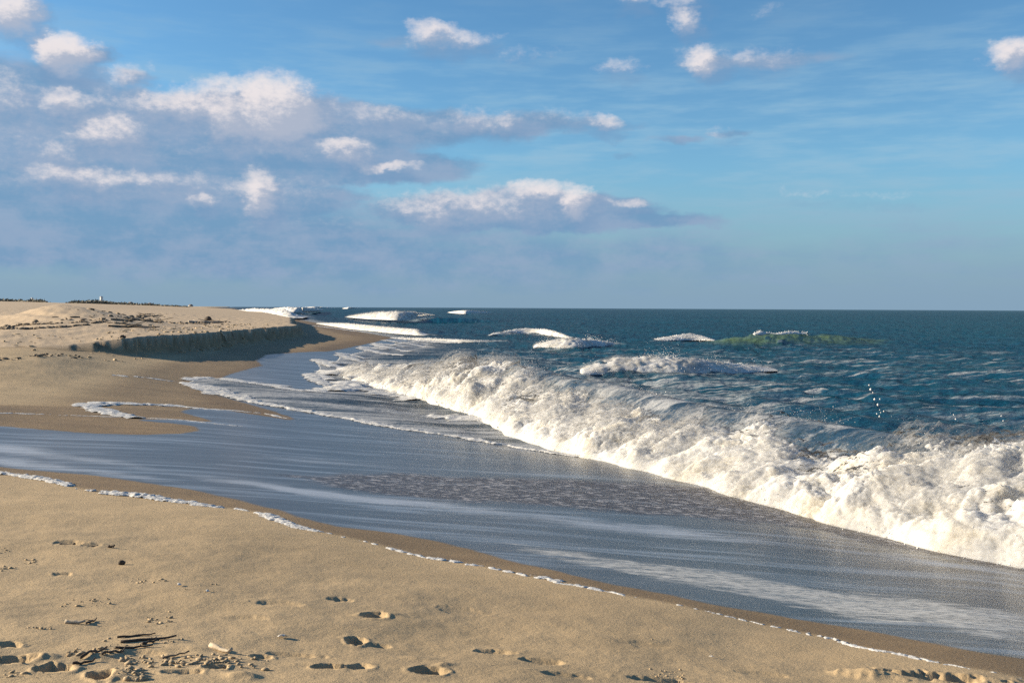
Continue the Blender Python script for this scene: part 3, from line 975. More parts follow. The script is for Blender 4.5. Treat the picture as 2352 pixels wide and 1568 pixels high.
wide = sstep(130, 30, rr) * sstep(9, -3, X - .30 * Y)
foam = np.maximum(foam, .56 * wide)
patchy = sstep(.05, .55, fbm2((X * N_DIR[0] + Y * N_DIR[1]) * .11, (X * E_DIR[0] + Y * E_DIR[1]) * .035, 3))
foam = np.maximum(foam, .58 * patchy * sstep(200, 40, rr))
foam = np.maximum(foam, .45 * sstep(170, 60, rr))
add_attr(me, 'foam', foam)
add_attr(me, 'shoal', np.clip(shoreness * .75 + .25 * (at['ti'] > 0) * tide, 0, 1))
add_attr(me, 'thin', at['thin'])
obj('sea', me, MAT_SEA, kind='structure', label='dark teal ocean reaching a straight horizon')
print('sea done', round(time.time() - T0, 1))

# ------------------------------------------------------------------ foam
def foam_material(name='sea_foam', warm=1.0, seed=0.0, veil=False, lace=False):
    m, t, out = new_mat(name)
    geo = t.node('ShaderNodeNewGeometry')
    pos = t.vmath('ADD', geo.outputs['Position'], (seed, seed * .7, 0))
    a = t.noise(pos, 1.3, 5, .6)
    b_ = t.noise(pos, 7.0, 6, .7)
    c = t.mix(t.ramp(a, .42, .70, 0, .65 * warm), (.50, .495, .485), (.52, .465, .36))
    c = t.mix(t.ramp(b_, .56, .76, 0, .35), c, (.38, .40, .41))
    fine = t.noise(pos, 38, 4, .75)
    bp = t.node('ShaderNodeBump')
    bp.inputs['Distance'].default_value = .05
    bp.inputs['Strength'].default_value = .32
    t.put(bp.inputs['Height'], t.math('ADD', fine, b_))
    b = principled(t, out, Base_Color=c, Roughness=.9, Normal=bp.outputs[0])
    b.inputs['Specular IOR Level'].default_value = .12
    b.inputs['Subsurface Weight'].default_value = .85
    b.inputs['Subsurface Radius'].default_value = (1.0, .95, .85)
    b.inputs['Subsurface Scale'].default_value = .24
    if veil:
        hole = t.math('ADD', t.math('MULTIPLY', fine, .55), t.math('MULTIPLY', t.noise(pos, 9, 5, .7, .8), .75))
        al = t.ramp(hole, .56, .86, 0, .9)
        dd = t.node('ShaderNodeBsdfDiffuse')
        t.put(dd.inputs['Color'], t.mix(.5, c, (.62, .62, .62)))
        tl = t.node('ShaderNodeBsdfTranslucent')
        t.put(tl.inputs['Color'], t.mix(.5, c, (.62, .62, .62)))
        m1 = t.node('ShaderNodeMixShader')
        m1.inputs[0].default_value = .5
        t.l.new(dd.outputs[0], m1.inputs[1])
        t.l.new(tl.outputs[0], m1.inputs[2])
        tp = t.node('ShaderNodeBsdfTransparent')
        m2 = t.node('ShaderNodeMixShader')
        t.put(m2.inputs[0], t.math('MULTIPLY', al, t.attr('veil')))
        t.l.new(tp.outputs[0], m2.inputs[1])
        t.l.new(m1.outputs[0], m2.inputs[2])
        t.l.new(m2.outputs[0], out.inputs[0])
    if lace:
        ln_ = t.noise(pos, 16, 5, .72, 1.0)
        al = t.ramp(t.math('MULTIPLY_ADD', t.attr('veil'), .62, t.math('MULTIPLY', ln_, .9)), .62, .74)
        t.put(b.inputs['Alpha'], al)
        b.inputs['Subsurface Weight'].default_value = .3
        b.inputs['Subsurface Scale'].default_value = .03
    return m

MAT_FOAM = foam_material()
MAT_LACE = foam_material('lace_foam', .3, 5.0, lace=True)
MAT_VEIL = foam_material('foam_veil', .6, 1.7, True)
MAT_FOAM_COOL = foam_material('wash_foam', .35, 3.0)

def drop_material():
    m, t, out = new_mat('spray_drop')
    b = principled(t, out, Base_Color=(.66, .66, .65), Roughness=.45)
    b.inputs['IOR'].default_value = 1.33
    return m
MAT_DROP = drop_material()

_ico_v = None
def ico():
    global _ico_v
    if _ico_v is None:
        p = (1 + 5 ** .5) / 2
        v = np.array([(-1, p, 0), (1, p, 0), (-1, -p, 0), (1, -p, 0), (0, -1, p), (0, 1, p), (0, -1, -p), (0, 1, -p), (p, 0, -1), (p, 0, 1), (-p, 0, -1), (-p, 0, 1)], float)
        v /= np.linalg.norm(v[0])
        f = np.array([(0, 11, 5), (0, 5, 1), (0, 1, 7), (0, 7, 10), (0, 10, 11), (1, 5, 9), (5, 11, 4), (11, 10, 2), (10, 7, 6), (7, 1, 8), (3, 9, 4), (3, 4, 2), (3, 2, 6), (3, 6, 8), (3, 8, 9), (4, 9, 5), (2, 4, 11), (6, 2, 10), (8, 6, 7), (9, 8, 1)])
        _ico_v = (v, f)
    return _ico_v

def lumps(centers, radii, stretch=None, jag=.45):
    """many small irregular lumps"""
    v, f = ico()
    n = len(centers)
    rnd = rng.uniform(1 - jag, 1 + jag, (n, 12, 1))
    vv = v[None] * rnd * radii[:, None, None]
    if stretch is not None:
        vv = vv * stretch[:, None, :]
    ang = rng.uniform(0, 2 * np.pi, n)
    c, s = np.cos(ang)[:, None], np.sin(ang)[:, None]
    x = vv[..., 0] * c - vv[..., 1] * s
    y = vv[..., 0] * s + vv[..., 1] * c
    vv = np.stack([x, y, vv[..., 2]], -1) + centers[:, None, :]
    ff = f[None] + (np.arange(n) * 12)[:, None, None]
    return vv.reshape(-1, 3), ff.reshape(-1, 3)

def drops(centers, radii):
    v = np.array([(1, 0, 0), (-1, 0, 0), (0, 1, 0), (0, -1, 0), (0, 0, 1.25), (0, 0, -1.25)], float)
    f = np.array([(0, 2, 4), (2, 1, 4), (1, 3, 4), (3, 0, 4), (2, 0, 5), (1, 2, 5), (3, 1, 5), (0, 3, 5)])
    vv = v[None] * rng.uniform(.7, 1.3, (len(centers), 6, 1)) * radii[:, None, None] + centers[:, None, :]
    ff = f[None] + (np.arange(len(centers)) * 6)[:, None, None]
    return vv.reshape(-1, 3), ff.reshape(-1, 3)

def turb(p, f, seed):
    return pn3(p[..., 0] * f + seed, p[..., 1] * f + seed * .37, p[..., 2] * f - seed * .71)

def roller(toe, crst, hts, zb, back, ns_q, nt, scale, seed, amp=1.0):
    """foaming front of a breaker: toe line -> crest line -> a little way down the back"""
    T = dense(toe, ns_q); C = dense(crst, ns_q)
    q = np.asarray(ns_q)
    tv_ = np.asarray(toe, float)
    ta_ = np.r_[0, np.cumsum(np.linalg.norm(np.diff(tv_, axis=0), axis=1))]
    hp_ = ta_ / ta_[-1] if len(hts) == len(tv_) else np.linspace(0, 1, len(hts))
    H = np.interp(q, hp_, hts)
    B = np.interp(q, np.linspace(0, 1, len(back)), back)
    ns = len(q)
    tt = np.linspace(0, 1, nt)
    tk = .74
    g = np.where(tt < tk, tt / tk, 1.0)
    fz = np.where(tt < tk, 1 - (1 - np.minimum(tt / tk, 1)) ** 2.0, 1 - .55 * ((tt - tk) / (1 - tk)) ** 1.6)
    dirv_ = C - T
    ln = np.linalg.norm(dirv_, axis=1, keepdims=True)
    dirv_ = dirv_ / ln
    px = T[:, None, :] + (C - T)[:, None, :] * g[None, :, None]
    px = px + dirv_[:, None, :] * (B[:, None] * np.clip((tt - tk) / (1 - tk), 0, 1)[None])[:, :, None]
    pz = zb + H[:, None] * fz[None] - .10 * (1 - np.clip(tt / .06, 0, 1))[None] * np.minimum(H, 1)[:, None]
    Pm = np.concatenate([px, pz[..., None]], -1)
    # surge: sections of the front run ahead of the others
    sw = turb(np.stack([Pm[..., 0], Pm[..., 1], Pm[..., 2] * 0], -1), .55 / scale, seed) * .75 * scale * amp
    sw = sw * (np.sin(np.pi * np.clip(tt / tk, 0, 1)) * .6 + .5 * (tt < tk))[None]
    Pm[..., :2] -= dirv_[:, None, :] * sw[..., None]
    Pm[..., 2] += (turb(Pm, .8 / scale, seed + 9) * .26 * amp) * H[:, None] * fz[None]
    ds = np.gradient(Pm, axis=0); dt = np.gradient(Pm, axis=1)
    N = np.cross(dt, ds)
    N /= np.linalg.norm(N, axis=-1, keepdims=True) + 1e-9
    if N[..., 2].mean() < 0:
        N = -N
    N[..., 2] = np.maximum(N[..., 2], .05)
    sc = scale
    d = .42 * np.abs(turb(Pm, .62 / sc, seed)) + .17 * np.abs(turb(Pm, 1.6 / sc, seed + 3)) + .075 * np.abs(turb(Pm, 3.7 / sc, seed + 5)) \
        + .036 * np.abs(turb(Pm, 8.3 / sc, seed + 7)) + .020 * turb(Pm, 19 / sc, seed + 8)
    up_ = np.exp(-((tt - .74) / .14) ** 2)[None]
    tear = (np.clip(turb(Pm, 3.3 / sc, seed + 20) - .28, 0, 1) * .45 + np.clip(turb(Pm, 8 / sc, seed + 21) - .30, 0, 1) * .30) * (.12 + .88 * up_)
    env = np.clip(tt / .10, 0, 1)[None] * np.clip((1 - tt) / .12, 0, 1)[None] * np.clip(H / .6, .15, 1.2)[:, None]
    soft_ = sstep(-.15, .35, turb(Pm, .45 / sc, seed + 50))
    hollow = np.clip(-turb(Pm, .34 / sc, seed + 70) - .16, 0, 1) * .40
    disp = (d * (.55 + .45 * soft_) + .30 * np.abs(turb(Pm, .40 / sc, seed + 80)) - hollow + tear * (.4 + .6 * soft_)) * sc * env * amp
    N2 = N + np.array([0, 0, .25])
    Pm = Pm + N2 * disp[..., None]
    endk = np.clip(np.minimum(q, 1 - q) / .03, 0, 1)[:, None]
    Pm[..., 2] = zb - .15 + (Pm[..., 2] - zb + .15) * (.3 + .7 * endk)
    return Pm, N, H

def spaced_by_range(line, k, rmin):
    L = dense(line, .05)
    r = np.maximum(np.hypot(L[:, 0], L[:, 1]), rmin)
    seg = np.linalg.norm(np.diff(L, axis=0), axis=1)
    s = np.r_[0, np.cumsum(seg)]
    w = np.r_[0, np.cumsum(seg / (k * .5 * (r[1:] + r[:-1])))]
    n = int(w[-1])
    return np.interp(np.linspace(0, w[-1], n), w, s) / s[-1]

def breaker(label, toe, crst, hts, zb, back, k, nt, scale, seed, rmin=10.0, n_lump=0, n_drop=0, lump_r=(.012, .05), amp=1.0, jump=.35, veil=False, group='breaking waves'):
    q = spaced_by_range(crst, k, rmin)
    Pm, N, H = roller(toe, crst, hts, zb, back, q, nt, scale, seed, amp)
    mid = Pm[len(Pm) // 2, 0]
    root = thing('breaking_wave', label, 'wave', (float(mid[0]), float(mid[1]), float(zb)), group)
    org = np.array([mid[0], mid[1], zb])
    obj('foam_front', make_mesh('foam_front', Pm.reshape(-1, 3) - org, grid_quads(*Pm.shape[:2])), MAT_FOAM, root)
    if veil:
        for kk in range(3):
            ext = (.05, .12, .24)[kk] + .10 * np.abs(turb(Pm, 2.3 / scale, seed + 60 + kk)) + .06 * np.clip(turb(Pm, 7.0 / scale, seed + 61 + kk), 0, 1)
            Pv = Pm + (N + np.array([0, 0, .2])) * (ext * scale / .62)[..., None]
            Pv = Pv[::2, ::2]
            mv = make_mesh('foam_veil', Pv.reshape(-1, 3) - org, grid_quads(*Pv.shape[:2]))
            tv = np.linspace(0, 1, Pm.shape[1])[::2]
            fadev = np.clip(tv / .05, 0, 1) * np.clip((.86 - tv) / .12, 0, 1)
            add_attr(mv, 'veil', np.tile(fadev, Pv.shape[0]) * (.9, .6, .34)[kk] * (.15 + .85 * sstep(-.25, .30, turb(Pv.reshape(-1, 3), .9, seed + 90))))
            obj('foam_veil', mv, MAT_VEIL, root)
    flat = Pm.reshape(-1, 3); nf = N.reshape(-1, 3)
    ni, nj = Pm.shape[:2]
    hw = np.repeat(H, nj)
    rr_ = np.hypot(flat[:, 0], flat[:, 1])
    tcol = np.tile(np.linspace(0, 1, nj), ni)
    if n_lump:
        w = hw * (.12 + 1.5 * np.exp(-((tcol - .74) / .12) ** 2) + 1.5 * np.exp(-(tcol / .09) ** 2)) * (rr_ ** .6)
        idx = rng.choice(len(flat), n_lump, p=w / w.sum())
        rad = rng.uniform(0, 1, n_lump) ** 2.2 * (lump_r[1] - lump_r[0]) + lump_r[0]
        rad *= np.clip(rr_[idx] / 26, .7, 5)
        c = flat[idx] + nf[idx] * (rng.exponential(.03, n_lump) * scale)[:, None] + rng.normal(0, .02 * scale, (n_lump, 3))
        ahead = (tcol[idx] < .10) * rng.exponential(.10, n_lump) * (hw[idx] > .4)
        c[:, 0] -= .85 * ahead; c[:, 1] -= .5 * ahead
        c[:, 2] = np.where(ahead > .02, .05 + (c[:, 2] - .05) * .3 + rng.exponential(.03, n_lump), c[:, 2])
        st = rng.uniform(.6, 1.7, (n_lump, 3))
        v, f = lumps(c, rad, st)
        obj('foam_clots', make_mesh('foam_clots', v - org, None, f), MAT_DROP, root, kind='stuff')
    if n_drop:
        w = hw * (1.6 * np.exp(-((tcol - .76) / .10) ** 2) + .8 * np.exp(-(tcol / .08) ** 2) + .1)
        w *= np.clip(.15 + turb(flat, .7, seed + 40) * 1.5, .02, 2)
        idx = rng.choice(len(flat), n_drop, p=w / w.sum())
        up = rng.exponential(1.0, n_drop)
        c = flat[idx] + nf[idx] * (up * jump * .35)[:, None] + np.stack([rng.normal(0, .05, n_drop), rng.normal(0, .05, n_drop), up * jump * .4 * rng.uniform(.2, 1, n_drop)], 1)
        rad = rng.uniform(.0025, .008, n_drop) * np.clip(rr_[idx] / 15, .7, 5) * np.exp(-up * .25)
        v, f = drops(c, rad)
        obj('spray', make_mesh('spray', v - org, None, f), MAT_DROP, root, kind='stuff')
    return root, org

main_root, main_org = breaker('tall white plunging breaker rolling across the right foreground toward the beach', MAIN_TOE, MAIN_CREST,
        [.26, .46, .98, .62, .56, .66, .86, .93, .95, .9], .02, [.3, .2, -.3, -.6, -.4, .5, 1.5, 1.9, 1.9, 1.9],
        .00125, 230, .62, 3.3, n_lump=3500, n_drop=14000, lump_r=(.004, .016), veil=True)
# a thrown string of drops above the crest
ch = [(2000, 894), (2005, 901), (2009, 917), (2016, 929), (2021, 941), (2014, 950), (2023, 947), (2030, 944), (2020, 956), (1996, 884), (2021, 916), (2190, 952), (2195, 962), (1508, 905), (1530, 900), (2300, 955), (2304, 966)]
pts = []; rad = []
for i, (px, py) in enumerate(ch):
    d = ray(px, py)
    k = 15.8
    pts.append((d[0] * k, d[1] * k, CAM_Z + d[2] * k)); rad.append([.018, .010, .016, .020, .009, .015, .008, .010, .013][i] if i < 9 else .011)
v, f = drops(np.array(pts), np.array(rad))
obj('thrown_drops', make_mesh('thrown_drops', v - main_org, None, f), MAT_DROP, main_root, kind='stuff')
print('main breaker', round(time.time() - T0, 1))

LBL = dict(
    mid='white breaker of medium size behind the tall foreground breaker, right of centre',
    small='small white breaker to the left behind the medium breaker',
    shoulder='low breaker with a streaked white shoulder beyond the small breaker',
    peak='tiny peaked whitecap just left of the green wave',
    far='wide white double breaker far out, left of centre near the horizon',
    farsmall='short white breaker farthest from the beach, close under the horizon at centre',
    bore='long low line of white water running in past the tip of the sand step',
    inner='thin foaming line nearest the sand spit in the middle distance',
    coast_a='white surf breaking against the distant beach, nearest of the far left breakers',
    coast_b='white surf behind the first far left breaker off the distant beach',
    coast_c='tiny white breaker on the horizon above the tip of the sand step',
    coast_d='tiniest white speck of a breaker on the horizon, left of centre',
)
for i, b in enumerate(BREAKERS):
    tl = b['toe']
    dp = b['depth'] * .75
    cr = [(x * 1.0, y + dp) for x, y in tl]
    h = b['h']
    far = np.hypot(*tl.mean(0))
    sc = np.clip(max(h) * .40, .10, .9)
    breaker(LBL[b['key']], tl, cr, h, b['zb'] + (-.06 if far < 150 else .35), [.15 * b['depth']] * 3, .0013, 70 if far < 80 else 36, sc, 11.0 + 3 * i, rmin=20,
            n_lump=500 if far < 120 else 0, n_drop=300 if far < 80 else 0, lump_r=(.005, .014), amp=.55, veil=far < 260)
# foaming lip of the green wave
gl = np.array([np.array(GREEN[1]) * .9 + np.array(GREEN[2]) * .1, GREEN[2], np.array(GREEN[2]) * .3 + np.array(GREEN[3]) * .7])
root = thing('breaking_wave', 'steep green wave with a thin white foaming lip, right of centre in the middle distance', 'wave', (float(gl[1][0]), float(gl[1][1]), .9), 'breaking waves')
q = np.linspace(0, 1, 420)
T_ = [(x, y - .3) for x, y in gl]; C_ = [(x, y + .3) for x, y in gl]
Pm, N, H = roller(T_, C_, [.02, .26, .10, .05, .14, .20, .16, .06, .02], .90, [.3] * 3, q, 26, .22, 71.0, .7)
org = np.array([gl[1][0], gl[1][1], .9])
obj('foam_lip', make_mesh('foam_lip', Pm.reshape(-1, 3) - org, grid_quads(*Pm.shape[:2])), MAT_FOAM_COOL, root)
v, f = lumps(Pm.reshape(-1, 3)[rng.choice(Pm.shape[0] * Pm.shape[1], 300)] + rng.normal(0, .06, (300, 3)), rng.uniform(.012, .035, 300))
obj('foam_clots', make_mesh('foam_clots', v - org, None, f), MAT_DROP, root, kind='stuff')
print('breakers', round(time.time() - T0, 1))

# ------------------------------------------------------------------ foam left along the edges of the wash
def surface(x, y):
    s = sand_z(x, y)[0]
    b = sand_z(x, y, False)[0]
    w, _, ti = sea_z(x, y, b)
    return np.maximum(s, np.where(ti > -.02, w, -9))

def foam_line(label, line, width, height, seed, cover=.55, k=.0016, nt=13, cat='foam', group='foam lines on the wash', lift=0.0, wob=1.0, name='foam_line'):
    L = dense(line, .05)
    r = np.hypot(L[:, 0], L[:, 1])
    seg = np.linalg.norm(np.diff(L, axis=0), axis=1)
    s = np.r_[0, np.cumsum(seg)]
    wgt = np.r_[0, np.cumsum(seg / np.clip(k * r[1:], .012, .5))]
    qq = np.interp(np.linspace(0, wgt[-1], max(int(wgt[-1]), 12)), wgt, s)
    c = np.stack([np.interp(qq, s, L[:, 0]), np.interp(qq, s, L[:, 1])], 1)
    tg = np.gradient(c, axis=0)
    tg /= np.linalg.norm(tg, axis=1, keepdims=True) + 1e-9
    nm = np.stack([-tg[:, 1], tg[:, 0]], 1)
    u = qq / qq[-1]
    w = np.interp(u, np.linspace(0, 1, len(width)), width) * 1.5
    h = np.interp(u, np.linspace(0, 1, len(height)), height) * .62
    cv = np.interp(u, np.linspace(0, 1, len(cover)), cover) if hasattr(cover, '__len__') else np.full(len(u), cover)
    wv = 1 + .55 * pn2(qq * 1.7 + seed, qq * 0 + seed) + .3 * pn2(qq * 5 + seed, qq * 0)
    tt = np.linspace(-1, 1, nt)
    wander = wob * w * (.6 * pn2(qq * .8 + seed, qq * 0 + 3.3) + .35 * pn2(qq * 3.1, qq * 0 + seed))
    X_ = c[:, None, 0] + nm[:, None, 0] * (tt[None] * (w * wv)[:, None] + wander[:, None])
    Y_ = c[:, None, 1] + nm[:, None, 1] * (tt[None] * (w * wv)[:, None] + wander[:, None])
    fs = 1 / max(np.mean(w), .03)
    bl = np.abs(pn2(X_ * fs * 1.1 + seed, Y_ * fs * 1.1)) + .6 * np.abs(pn2(X_ * fs * 2.7, Y_ * fs * 2.7 + seed)) + .3 * np.abs(pn2(X_ * fs * 6, Y_ * fs * 6))
    prof = np.sqrt(np.clip(1 - tt ** 2, 0, 1))[None]
    zz = surface(X_.ravel(), Y_.ravel()).reshape(X_.shape)
    mask = prof * .8 + 1.1 * fbm2(X_ * fs * .7 + 5, Y_ * fs * .7, 3) + .8 * pn2(qq * .9 + seed * 2, qq * 0)[:, None] - 1.15 + cv[:, None] * 1.5
    mask[:, nt // 2 - 1:nt // 2 + 2] = np.maximum(mask[:, nt // 2 - 1:nt // 2 + 2], .04)
    hk = sstep(0, .45, mask)
    Z_ = zz + lift - .008 + (h[:, None] * prof * (.35 + 1.1 * bl) + .010 * prof) * hk
    quads_ = grid_quads(*X_.shape)
    quads_ = quads_[(mask.ravel()[quads_] > 0).all(1)]
    if not len(quads_):
        return None
    V_ = np.stack([X_.ravel(), Y_.ravel(), Z_.ravel()], 1)
    V_, quads_, av_ = compact(V_, quads_, {'v': (np.repeat(prof, len(u), 0) * hk).ravel()})
    org_ = V_.mean(0)
    mesh_ = make_mesh(name, V_ - org_, quads_)
    add_attr(mesh_, 'veil', av_['v'])
    o = obj(name, mesh_, MAT_LACE, None, label=label, category=cat, group=group)
    o.location = org_
    return o

nA = len(LINE_A)
foam_line('lumpy white foam line at the highest reach of the wash, lower left', LINE_A[:12], [.05, .06, .09, .06, .10, .06, .04], [.02, .03, .045, .03, .05, .022, .014], 2.1, [.5, .6, .7, .55, .7, .6, .5])
foam_line('broken thin foam line along the wetted sand below centre', LINE_A[10:22], [.06, .11, .045, .022, .05, .03, .05, .03], [.016, .03, .012, .007, .018, .010, .020, .008], 5.4, [.5, .7, .42, .35, .6, .40, .62, .4])
foam_line('faint thread of foam on the damp sand, lower right', LINE_A[21:], [.03, .022, .018, .04, .03, .015, .012], [.010, .006, .005, .014, .01, .005, .004], 8.2, [.5, .4, .42, .55, .4, .25, .2])
foam_line('crisp white edge of the advancing sheet of water, centre left', trace([(427, 880), (455, 888), (500, 902), (560, 916), (620, 930), (690, 942), (760, 955), (800, 962), (870, 975), (930, 985), (1000, 996), (1060, 1005), (1150, 1021), (1220, 1033), (1300, 1044), (1360, 1052), (1395, 1057)]),
          [.22, .34, .30, .24, .17, .13, .11, .13, .10, .14, .09, .10], [.06, .08, .07, .06, .06, .05, .045, .05, .04, .05, .04, .04], 12.5, [.8, .85, .8, .85, .85, .8, .85, .85, .8, .85, .8, .8])
foam_line('upper foam edge of the water sheet beside the still pool', trace([(432, 874), (470, 868), (540, 874), (600, 882), (660, 893), (715, 900), (760, 893)]), [.22, .36, .40, .36, .34, .3], [.03, .05, .05, .05, .05, .04], 14.1, [.5, .62, .66, .6, .62, .7])
foam_line('hooked loop of white foam left on the flat sand at left', trace([(306, 961), (285, 955), (262, 949), (235, 943), (208, 938), (200, 932), (216, 928), (260, 927), (300, 928), (350, 930), (400, 932), (470, 938), (560, 944)]),
          [.14, .20, .20, .22, .26, .22, .22, .16, .10, .06], [.05, .06, .05, .06, .06, .05, .05, .03, .02, .012], 17.7, [.75, .8, .75, .8, .85, .8, .72, .6, .5, .4])
foam_line('thin pale foam thread left of the hooked foam loop', trace([(-20, 948), (40, 949), (120, 952), (200, 955), (290, 958)]), [.05, .06, .04, .04], [.014, .014, .008, .01], 19.2, [.4, .55, .4, .45])
foam_line('thin curved foam thread right of the hooked foam loop', trace([(300, 959), (380, 962), (440, 966), (500, 973), (560, 979)]), [.05, .05, .04, .03], [.012, .012, .008, .006], 21.2, [.55, .6, .55, .35])
foam_line('short foam streak on the sand below the shaded step', trace([(258, 861), (290, 864), (340, 868), (400, 876), (430, 880)]), [.16, .18, .14, .12], [.03, .03, .02, .02], 23.4, [.6, .6, .45, .4])
foam_line('thin foam streak in front of the darker sand strip at centre left', trace([(560, 945), (610, 950), (660, 960), (740, 966)]), [.06, .08, .06, .04], [.012, .016, .012, .008], 25.4, [.4, .6, .5, .3])
fingers = [
    ('foam finger reaching left into the pool, nearest of the row', [(800, 893), (770, 888), (745, 884), (725, 872), (716, 862), (735, 866), (760, 874)], .30),
    ('foam finger at the pool edge, second nearest of the row', [(840, 850), (790, 846), (755, 840), (732, 831), (770, 836), (800, 834)], .34),
    ('foam finger at the pool edge, third of the row', [(860, 831), (820, 826), (785, 818), (800, 815), (840, 820)], .36),
    ('foam finger at the pool edge, fourth of the row', [(930, 812), (880, 808), (835, 803), (850, 800), (890, 802)], .40),
    ('foam finger at the pool edge, fifth of the row', [(945, 803), (905, 800), (868, 796), (880, 793), (930, 796)], .42),
    ('foam finger beside the sand spit, sixth of the row', [(1000, 794), (955, 791), (905, 788), (896, 786), (940, 786), (990, 788)], .46),
    ('foam finger off the tip of the sand spit, farthest of the row', [(1060, 786), (1000, 782), (930, 779), (905, 777)], .5),
]
for i, (lb, pp, w) in enumerate(fingers):
    pw = [at_z(px, py, .12)[:2] for px, py in pp]
    foam_line(lb, pw, [w * .5, w, w, w * .7], [.05, .07, .07, .05], 31 + 2.3 * i, .82, k=.0012, nt=9, wob=.5)
foam_line('patch of churned foam on the blue water below the tall crest', [at_z(px, py, .16)[:2] for px, py in [(985, 942), (1030, 945), (1080, 948), (1140, 958)]], [.25, .5, .4, .2], [.06, .08, .06, .04], 51.0, .66, nt=17)
foam_line('ragged foam at the left foot of the tall breaker', [at_z(px, py, .2)[:2] for px, py in [(770, 895), (800, 885), (830, 878), (900, 893), (960, 905)]], [.3, .6, .9, .7, .4], [.10, .16, .18, .14, .08], 54.0, .66, nt=21)
foam_line('low tumbling foam trailing left from the tall breaker', [at_z(px, py, .2)[:2] for px, py in [(770, 860), (800, 853), (850, 858), (900, 866), (960, 872)]], [.4, 1.0, 1.0, .9, .6], [.12, .25, .28, .28, .2], 57.0, .75, nt=21)
foam_line('white trim of surf along the far side of the sand spit', trace([(720, 748), (790, 757), (850, 765), (905, 774)]), [.4, .5, .4], [.05, .08, .05], 61, .7, nt=9)
print('foam lines', round(time.time() - T0, 1))

# ------------------------------------------------------------------ small materials
def plain_mat(name, c0, c1, scale=12, rough=.85, bump=.3):
    m, t, out = new_mat(name)
    geo = t.node('ShaderNodeTexCoord')
    pos = geo.outputs['Object']
    n = t.noise(pos, scale, 5, .65)
    bp = t.node('ShaderNodeBump')
    bp.inputs['Strength'].default_value = bump
    bp.inputs['Distance'].default_value = .01
    t.put(bp.inputs['Height'], n)
    principled(t, out, Base_Color=t.mix(t.ramp(n, .3, .7), c0, c1), Roughness=rough, Normal=bp.outputs[0])
    return m

M_DARKWOOD = plain_mat('wet_wood', (.035, .025, .018), (.09, .065, .045), 60)
M_PALEWOOD = plain_mat('bleached_wood', (.36, .29, .20), (.48, .40, .30), 60)
M_GREYWOOD = plain_mat('weathered_wood', (.22, .19, .16), (.38, .34, .29), 8)
M_SHELL = plain_mat('shell', (.50, .47, .42), (.66, .63, .58), 90, .5)
M_CLOD = plain_mat('sand_clod', (.28, .205, .12), (.40, .30, .18), 80)
M_SCRUB = plain_mat('scrub', (.09, .085, .06), (.17, .155, .11), 3)
M_WHITE = plain_mat('white_paint', (.55, .55, .53), (.70, .69, .66), 1, .7, .05)
M_ROOF = plain_mat('roof_shingle', (.16, .14, .13), (.26, .23, .21), 2, .9, .1)
M_PANE = plain_mat('dark_glass', (.03, .04, .05), (.05, .06, .07), 2, .2, .0)
M_WRACK = plain_mat('dry_wrack', (.10, .075, .05), (.24, .18, .12), 30)

def ground(px, py):
    x, y = hit(px, py)
    z = sand_z(np.array([x]), np.array([y]))[0][0]
    return np.array([x, y, z])

def tube(pts, radii, sides=7, seed=0):
    pts = np.asarray(pts, float)
    rs = np.random.default_rng(seed)
    vs_ = []; n = len(pts)
    tg = np.gradient(pts, axis=0)
    for i in range(n):
        t_ = tg[i] / (np.linalg.norm(tg[i]) + 1e-9)
        a = np.cross(t_, (0, 0, 1.0))
        if np.linalg.norm(a) < .1:
            a = np.cross(t_, (1.0, 0, 0))
        a /= np.linalg.norm(a)
        b_ = np.cross(t_, a)
        for k in range(sides):
            an = 2 * math.pi * k / sides
            rr_ = radii[i] * rs.uniform(.82, 1.18)
            vs_.append(pts[i] + rr_ * (math.cos(an) * a + math.sin(an) * b_))
    q_ = []
    for i in range(n - 1):
        for k in range(sides):
            k2 = (k + 1) % sides
            q_.append((i * sides + k, i * sides + k2, (i + 1) * sides + k2, (i + 1) * sides + k))
    t_ = []
    c0 = len(vs_); vs_.append(pts[0]); c1 = len(vs_); vs_.append(pts[-1])
    for k in range(sides):
        k2 = (k + 1) % sides
        t_.append((c0, k2, k))
        t_.append((c1, (n - 1) * sides + k, (n - 1) * sides + k2))
    return np.array(vs_), np.array(q_), np.array(t_)

